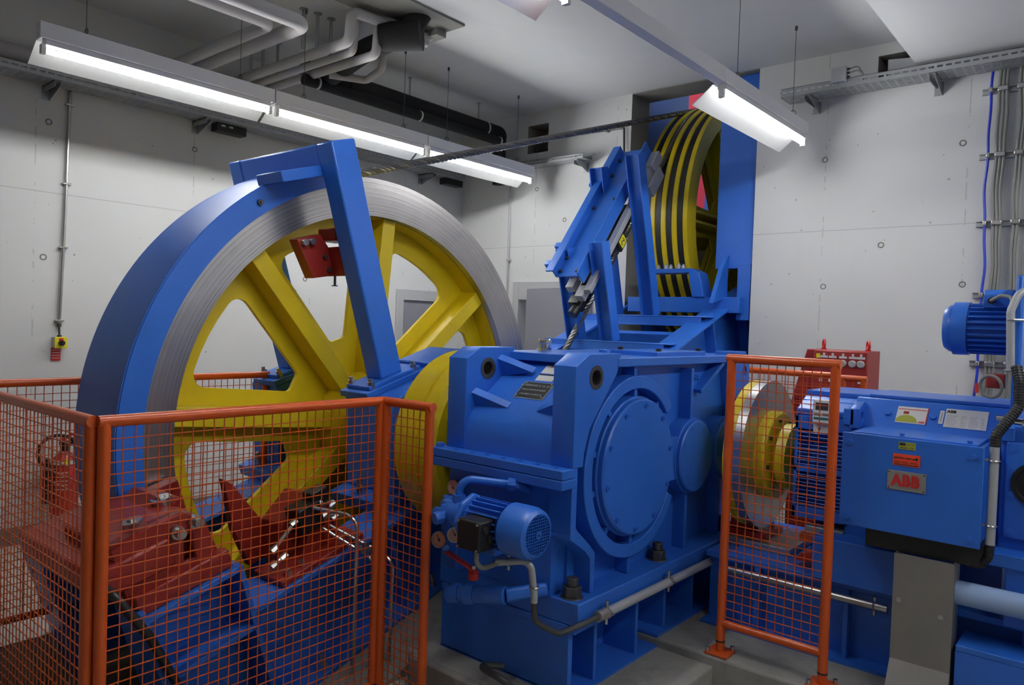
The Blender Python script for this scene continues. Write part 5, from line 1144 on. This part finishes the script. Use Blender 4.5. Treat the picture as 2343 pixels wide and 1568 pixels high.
# ---------------------------------------------------------------- cable trays
def tray(label, a, b, z, axis, w=0.20, h=0.06, side=1, brackets=(), name='cable_tray'):
    # axis 'y': runs along Y at wall x=a0; 'x': runs along X at wall YB
    s0, s1 = (a, b); t = thing(name, label, 'cable tray', ((XL+0.2, (a+b)/2, z) if axis == 'y' else ((a+b)/2, YB-0.2, z)), 'galvanised cable trays')
    def bx(m, u0, u1, v0, v1, z0, z1):
        # u along the run, v = distance from the wall
        if axis == 'y': m.box(XL+v0, XL+v1, u0, u1, z0, z1)
        else: m.box(u0, u1, YB-v1, YB-v0, z0, z1)
    wall = 0.05; m = MB(); bx(m, s0, s1, wall, wall+0.003, z, z+h); build('rear_flange', m, 'galv', t)
    m = MB(); o = wall+w
    bx(m, s0, s1, o, o+0.003, z, z+h*0.42); bx(m, s0, s1, o, o+0.003, z+h*0.62, z+h); bx(m, s0, s1, o-0.012, o+0.003, z+h-0.003, z+h)
    n = int((s1-s0)/0.055)
    for k in range(n+1):
        u = s0+(s1-s0)*k/n; bx(m, u-0.009, min(s1, u+0.009), o, o+0.003, z+h*0.42, z+h*0.62)
    q = build('slotted_side', m, 'galv', t, smooth=False); q['kind'] = 'stuff'
    m = MB(); rows = 7
    for r in range(rows+1):
        v = wall+w*r/rows; bx(m, s0, s1, max(wall, v-0.009), min(o, v+0.009), z, z+0.002)
    for k in range(n+1):
        u = s0+(s1-s0)*k/n; bx(m, u-0.008, u+0.008, wall, o, z+0.0002, z+0.0018)
    q = build('perforated_base', m, 'galv', t, smooth=False); q['kind'] = 'stuff'
    for u in brackets:
        m = MB(); bx(m, u-0.022, u-0.018, 0.0, o-0.02, z-0.045, z-0.001); bx(m, u-0.022, u+0.018, 0.0, o-0.02, z-0.006, z-0.001); bx(m, u-0.03, u+0.03, 0.0, 0.005, z-0.10, z)
        P = [(0.0, z-0.10), (o-0.02, z-0.03), (o-0.02, z-0.006), (0.0, z-0.006)]
        if axis == 'y': m.prism([(XL+p[0], p[1]) for p in P], 'y', u+0.018, u+0.022)
        else: m.prism([(YB-p[0], p[1]) for p in P], 'x', u+0.018, u+0.022)
        build('bracket', m, 'galv', t, smooth=False)
    return t
tray('long galvanised cable tray along the wall behind the strip lights', -1.5, 6.05, 3.10, 'y', brackets=(0.2, 1.94, 3.05, 4.3, 5.60))
tray('short galvanised cable tray under the small recess behind the rope', -5.70, -4.25, 3.16, 'x', w=0.16, h=0.05, brackets=(-4.35, -5.4))
tray('galvanised cable tray with grey junction box above the conduits', -2.28, 1.8, 3.40, 'x', w=0.22, h=0.065, brackets=(-2.08, -1.20, 0.2))
# devices under and on the trays
for y, lab in ((3.17, 'black box under the long cable tray with two pale green marks'), (5.85, 'plain black box hanging under the far end of the long cable tray')):
    t = thing('black_box', lab, 'box', (XL+0.15, y, 3.03))
    m = MB(); m.box(XL+0.07, XL+0.17, y-0.02, y+0.25, 3.03, 3.098); build('case', m, 'black', t, bevel=0.004)
    if y < 4:
        for k in range(2):
            m = MB(); m.box(XL+0.1695, XL+0.172, y+0.02+k*0.07, y+0.055+k*0.07, 3.07, 3.085); build('indicator', m, 'pale_mark', t)
m = MB(); m.cyl((XL+0.06, -1.5, 3.27), (XL+0.06, 2.6, 3.27), 0.055, n=20); tag(build('wall_pipe', m, 'insul'), 'thick grey pipe along the wall above the long cable tray', 'pipe')
jb = thing('junction_box', 'small grey junction box on the end of the cable tray', 'junction box', (-1.83, YB-0.26, 3.44))
m = MB(); m.box(-1.885, -1.775, YB-0.31, YB-0.25, 3.44, 3.55); build('case', m, 'zinc', jb, bevel=0.004)
for k in range(3):
    m = MB(); m.cyl((-1.775, YB-0.28, 3.47+0.03*k), (-1.755, YB-0.28, 3.47+0.03*k), 0.009, n=10); build('gland', m, 'dark_steel', jb)
for k in range(2):
    m = MB(); m.tube(fillet([(-1.755, YB-0.28, 3.50+0.03*k), (-1.70, YB-0.28, 3.51+0.03*k), (-1.66, YB-0.26, 3.47), (-1.69, YB-0.22, 3.41)], 0.03), 0.006, 8); build('cable', m, 'grey_cable', jb)
m = MB(); m.prism([(-1.53, 3.455), (-1.23, 3.455), (-1.23, 3.57), (-1.53, 3.60)], 'y', YB-0.12, YB+0.27); tag(build('ventilation_duct', m, 'zinc', bevel=0.004), 'pale metal duct poking out of the wall recess above the cable tray', 'duct')
m = MB(); m.box(-5.08, -4.98, YB+0.02, YB+0.2, 3.345, 3.42); m.box(-4.98, -4.88, YB+0.05, YB+0.2, 3.345, 3.40)
m = MB(); m.torus((-5.02, YB+0.02, 3.385), (0, 1, 0), 0.03, 0.010, 20, 8); m.cyl((-5.02, YB+0.02, 3.355), (-4.88, YB+0.08, 3.385), 0.012, n=8); tag(build('cable_coil', m, 'black'), 'small coil of dark cable lying in the wall recess', 'cable')
hc = thing('conduit', 'thin steel conduit running level behind the rope and turning down', 'conduit', (-4.4, YB-0.03, 3.2))
m = MB(); m.tube(fillet([(-5.6, YB-0.03, 3.47), (-3.90, YB-0.03, 3.445), (-3.89, YB-0.03, 3.20)], 0.02), 0.011, 10); build('pipe', m, 'dark_steel', hc)
for x in (-5.2, -4.1):
    m = MB(); m.box(x-0.012, x+0.012, YB-0.05, YB, 3.43, 3.49); build('clip', m, 'steel', hc)
hv = thing('conduit', 'thin steel conduit dropping down the wall beside the open door', 'conduit', (-5.33, YB-0.02, 0.4))
m = MB(); m.cyl((-5.33, YB-0.02, 0.4), (-5.34, YB-0.02, 3.16), 0.011, n=10); build('pipe', m, 'zinc', hv)
for z in (1.2, 2.2):
    m = MB(); m.box(-5.355, -5.305, YB-0.035, YB, z-0.01, z+0.01); build('clip', m, 'steel', hv)
# bundled cables with clamp rails at the right of the back wall
for k, (z) in enumerate((3.27, 2.81, 2.33, 1.82, 1.33, 0.85)):
    r_ = thing('cable_rail', 'galvanised clamp rail crossing the vertical cables, %s' % ['just under the cable tray', 'uppermost of the free rails', 'level with the formwork joint', 'above the blue fan motor', 'behind the blue fan motor', 'hidden low behind the motor'][k], 'rail', (-0.4, YB-0.02, z), 'cable clamp rails')
    m = MB(); m.box(-0.92, 0.9, YB-0.025, YB, z-0.020, z-0.014); m.box(-0.92, 0.9, YB-0.025, YB, z+0.014, z+0.020); m.box(-0.92, 0.9, YB-0.006, YB, z-0.02, z+0.02); build('rail', m, 'galv', r_)
    for x, w in ((-0.862, 0.012), (-0.79, 0.032), (-0.68, 0.028), (-0.60, 0.026), (-0.50, 0.026), (-0.40, 0.026)):
        m = MB(); m.box(x-w, x+w, YB-0.075, YB-0.020, z-0.018, z+0.018); build('clamp', m, 'steel', r_, bevel=0.006)
def cable(x, r, mat_, label, z0=0.0, z1=3.42, amp=0.012, ph=0.0):
    pts = []
    for i in range(60):
        z = z0+(z1-z0)*i/59; pts.append((x+amp*math.sin(z*4.1+ph)*math.sin((z-0.3)*6.3)**2, YB-0.048, z))
    m = MB(); m.tube(pts, r, 8); return tag(build('wall_cable', m, mat_), label, 'cable', 'vertical cables on the back wall')
cable(-0.862, 0.009, 'blue_cable', 'bright blue cable running down the wall beside the grey cables', amp=0.015)
for gi, (x, n, nm) in enumerate(((-0.79, 3, 'first bundle'), (-0.68, 2, 'second bundle'), (-0.60, 2, 'third bundle'), (-0.50, 2, 'fourth bundle'), (-0.40, 2, 'fifth bundle'))):
    for k in range(n):
        pos = ['blue side', 'centre', 'far side'] if n == 3 else ['blue side', 'far side']
        cable(x+(k-(n-1)/2)*0.022, 0.0105, 'grey_cable', 'grey wall cable, %s, on its %s' % (nm, {'blue side': 'side towards the blue cable', 'centre': 'middle', 'far side': 'side away from it'}[pos[k]]), ph=gi*1.3+k*0.3)
for z in (1.12,):
    m = MB(); m.cyl((-0.862, YB-0.048, z), (-0.862, YB-0.048, z+0.07), 0.014, n=12); tag(build('cable_joint', m, 'bright_red'), 'red sleeve joint on the blue cable', 'cable joint')

# ---------------------------------------------------------------- ceiling pipes
def pipe(name, pts, r, mat_, label, rad=0.08, group='grey insulated ceiling pipes'):
    m = MB(); m.tube(fillet(pts, rad, 8), r, 20); return tag(build(name, m, mat_), label, 'pipe', group)
PZ = 3.47
pipe('ceiling_pipe', [(XL+0.02, 2.79, PZ), (-4.56, 2.79, PZ), (-4.56, 0.8, PZ), (-4.56, -3.5, PZ)], 0.042, 'insul', 'grey insulated ceiling pipe turning a right angle, outer one of the elbow pair')
pipe('ceiling_pipe', [(XL+0.02, 2.95, PZ+0.01), (-4.40, 2.95, PZ+0.01), (-4.40, 0.8, PZ+0.01), (-4.40, -3.5, PZ+0.01)], 0.050, 'insul', 'thickest grey insulated ceiling pipe, inner one of the elbow pair')
pipe('ceiling_pipe', [(XL+0.02, 3.33, PZ+0.02), (-4.42, 3.33, PZ+0.02), (-4.40, 3.33, 3.70), (-4.32, 4.02, 3.70), (-4.30, 4.03, 3.80)], 0.038, 'insul', 'grey ceiling pipe stepping up and running to the ceiling slot', 0.055)
pipe('ceiling_pipe', [(XL+0.02, 3.44, PZ), (-4.52, 3.44, PZ), (-4.48, 3.44, PZ+0.3)], 0.030, 'insul', 'slim grey ceiling pipe between the two stepped pipes', 0.04)
pipe('ceiling_pipe', [(XL+0.02, 3.56, PZ-0.01), (-4.40, 3.56, PZ-0.01), (-4.38, 3.56, 3.66), (-4.33, 4.0, 3.665)], 0.034, 'insul', 'grey ceiling pipe with a short upward step beside the black foam', 0.05)
pipe('ceiling_pipe', [(-5.02, 3.60, 3.44), (-4.88, 3.86, 3.44), (-4.62, 3.80, 3.46), (-4.60, 3.80, 3.62)], 0.030, 'insul', 'short grey pipe loop beside the black foam pipe', 0.05)
for i, (x, y, z, lab) in enumerate(((-4.80, 3.20, PZ, 'by the elbow pair'), (-4.78, 3.31, PZ+0.02, 'over the stepped pipe'), (-4.78, 3.43, PZ, 'over the slim pipe'), (-5.58, 3.24, PZ, 'near the wall, first of three'), (-5.62, 3.37, PZ, 'near the wall, second of three'), (-5.56, 3.47, PZ, 'near the wall, third of three'))):
    m = MB(); m.cyl((x, y, z+0.0), (x, y, 3.772), 0.012, n=10); m.cyl((x, y, 3.762), (x, y, 3.773), 0.032, n=14)
    tag(build('pipe_hanger', m, 'galv'), 'galvanised threaded hanger rod from the ceiling, %s' % lab, 'hanger', 'pipe hanger rods')
bp_ = thing('foam_pipe', 'thick black foam insulated pipe under the ceiling with white bands', 'pipe', (-5.3, 4.8, 3.4), 'black foam pipes')
m = MB(); m.tube(fillet([(-5.30, 3.55, 3.53), (-5.30, 6.00, 3.53), (-5.42, 6.12, 3.40), (-5.42, 6.14, 3.02)], 0.09), 0.072, 20); build('insulation', m, 'foam', bp_)
for y in (4.05, 5.75):
    m = MB(); m.cyl((-5.30, y, 3.53), (-5.30, y+0.02, 3.53), 0.0745, n=20); build('band', m, 'white_plastic', bp_)
m = MB(); m.cyl((-5.30, 3.98, 3.53), (-5.30, 4.12, 3.53), 0.085, n=20); build('collar', m, 'foam', bp_)
m = MB(); m.box(-5.245, -5.225, 3.74, 3.86, 3.50, 3.55); build('sticker', m, 'label_white', bp_)
for y in (4.7, 5.65):
    m = MB(); m.cyl((-5.30, y, 3.59), (-5.30, y, 3.772), 0.009, n=8); m.cyl((-5.30, y, 3.765), (-5.30, y, 3.772), 0.025, n=12); build('hanger', m, 'galv', bp_)
bp2 = thing('foam_pipe', 'thinner black foam pipe hung just below the thick one', 'pipe', (-5.2, 4.8, 3.3), 'black foam pipes')
m = MB(); m.tube(fillet([(-5.22, 3.50, 3.415), (-5.22, 5.92, 3.415), (-5.30, 6.03, 3.33), (-5.30, 6.05, 3.05)], 0.07), 0.046, 18); build('insulation', m, 'foam', bp2)
for y in (3.62, 4.75, 5.88):
    m = MB(); m.cyl((-5.22, y, 3.415), (-5.22, y+0.018, 3.415), 0.049, n=18); build('band', m, 'white_plastic', bp2)
fb = thing('foam_bend', 'black foam wrapped bend going into the ceiling beside the stepped pipes', 'pipe', (-4.5, 3.7, 3.5))
m = MB(); m.tube(fillet([(-5.16, 3.72, 3.50), (-4.60, 3.62, 3.55), (-4.22, 3.72, 3.64), (-4.18, 3.80, 3.80)], 0.12), 0.085, 18); build('wrap', m, 'foam', fb)
m = MB(); m.cyl((-4.40, 3.60, 3.60), (-4.15, 3.78, 3.62), 0.10, 0.115, n=16); build('wrap_end', m, 'foam', fb)
m = MB(); m.box(-4.46, -4.02, 3.2, 4.10, 3.755, 3.772); m.box(-4.44, -4.20, 3.98, 4.08, 3.70, 3.757); tag(build('ceiling_slot_frame', m, 'raw_concrete'), 'rough concrete slot in the ceiling where the pipes go up', 'slot')

# ---------------------------------------------------------------- emergency switch and extinguisher on the left wall
es = thing('emergency_switch', 'yellow emergency switch box with red tag at the end of a conduit', 'switch', (XL, 2.04, 1.12))
m = MB(); m.box(XL, XL+0.055, 2.005, 2.085, 1.21, 1.29); build('housing', m, 'label_grey', es, bevel=0.005)
m = MB(); m.box(XL+0.055, XL+0.068, 2.003, 2.087, 1.208, 1.292); build('cover', m, 'label_yellow', es, bevel=0.004)
m = MB(); m.cyl((XL+0.068, 2.045, 1.248), (XL+0.092, 2.045, 1.248), 0.020, n=18); m.box(XL+0.09, XL+0.10, 2.038, 2.052, 1.235, 1.262); build('knob', m, 'black', es)
m = MB(); m.box(XL+0.0675, XL+0.0695, 2.03, 2.06, 1.265, 1.282); build('red_label', m, 'label_red', es)
m = MB(); m.box(XL+0.004, XL+0.008, 2.00, 2.062, 1.115, 1.21); tg = build('hanging_tag', m, 'label_red', es)
for k in range(4):
    m = MB(); m.box(XL+0.0078, XL+0.0088, 2.006, 2.056, 1.132+0.02*k, 1.137+0.02*k); build('tag_line', m, 'label_white', tg)
cs_ = thing('conduit', 'steel conduit coming down the wall to the yellow emergency switch', 'conduit', (XL+0.02, 2.05, 1.3))
m = MB(); m.tube([(XL+0.02, 2.045, 1.38), (XL+0.02, 2.07, 2.2), (XL+0.02, 2.09, 3.11)], 0.012, 12); build('pipe', m, 'steel', cs_)
m = MB(); m.cyl((XL+0.03, 2.045, 1.29), (XL+0.02, 2.045, 1.39), 0.008, n=10); m.cyl((XL+0.03, 2.045, 1.288), (XL+0.03, 2.045, 1.305), 0.016, n=10); m.cyl((XL+0.02, 2.045, 1.365), (XL+0.02, 2.045, 1.39), 0.015, n=10); build('gland', m, 'dark_steel', cs_)
for y, z in ((2.046, 1.41), (2.062, 1.95), (2.078, 2.42), (2.088, 3.0)):
    m = MB(); m.box(XL, XL+0.035, y-0.03, y+0.03, z-0.007, z+0.007); build('clip', m, 'steel', cs_, bevel=0.003)
fe = thing('fire_extinguisher', 'red fire extinguisher with black hose hanging on the wall behind the fence', 'fire extinguisher', (XL+0.13, 2.03, 0.0))
ex, ey = XL+0.13, 2.06
m = MB(); m.lathe([(0.0, 0.0), (0.0, 0.082), (0.01, 0.09), (0.36, 0.09), (0.41, 0.075), (0.44, 0.045), (0.46, 0.03), (0.46, 0)], (ex, ey, 0.0), (0, 0, 1), 32); build('cylinder', m, 'bright_red', fe)
m = MB(); m.cyl((ex, ey, 0.46), (ex, ey, 0.52), 0.025, n=16); m.box(ex-0.03, ex+0.03, ey-0.03, ey+0.05, 0.50, 0.53); build('valve', m, 'black', fe, bevel=0.004)
m = MB(); m.box(ex-0.012, ex+0.012, ey-0.02, ey+0.14, 0.555, 0.57, Matrix.Translation((ex, ey, 0.55)) @ Matrix.Rotation(math.radians(16), 4, 'X') @ Matrix.Translation((-ex, -ey, -0.55))); m.box(ex-0.01, ex+0.01, ey-0.02, ey+0.01, 0.52, 0.58); build('lever', m, 'bright_red', fe)
m = MB(); m.torus((ex+0.05, ey-0.06, 0.46), (1, -0.2, 0.0), 0.125, 0.013, 36, 8); build('hose', m, 'black', fe)
m = MB(); m.cyl((ex+0.03, ey-0.12, 0.10), (ex+0.03, ey-0.11, 0.34), 0.035, n=16); m.cyl((ex+0.03, ey-0.11, 0.34), (ex+0.05, ey-0.13, 0.42), 0.015, n=12); build('horn', m, 'black', fe)
m = MB(); m.ringarc((0, 0), 0.0, 0.001, 0, 0.001, 0, 90, 2); m = MB(); m.lathe([(0, 0.0915), (0.03, 0.0915)], (ex, ey, 0.37), (0, 0, 1), 32); build('band', m, 'label_white', fe)
for k in range(5):
    m = MB(); a0_ = math.radians(-35); a1_ = math.radians(35); vs = []
    for i in range(9):
        t = a0_+(a1_-a0_)*i/8-0.6; vs += [(ex+0.0908*math.cos(t), ey+0.0908*math.sin(t), 0.19+0.03*k), (ex+0.0908*math.cos(t), ey+0.0908*math.sin(t), 0.197+0.03*k)]
    m.add(vs, [(2*i, 2*i+2, 2*i+3, 2*i+1) for i in range(8)]); build('label_line', m, 'label_white', fe)
m = MB(); m.box(XL, ex-0.085, ey-0.04, ey+0.04, 0.10, 0.40); build('wall_bracket', m, 'galv', fe)
m = MB(); m.cyl((ex+0.088, ey-0.02, 0.395), (ex+0.095, ey-0.02, 0.395), 0.018, n=14); build('seal', m, 'label_yellow', fe)
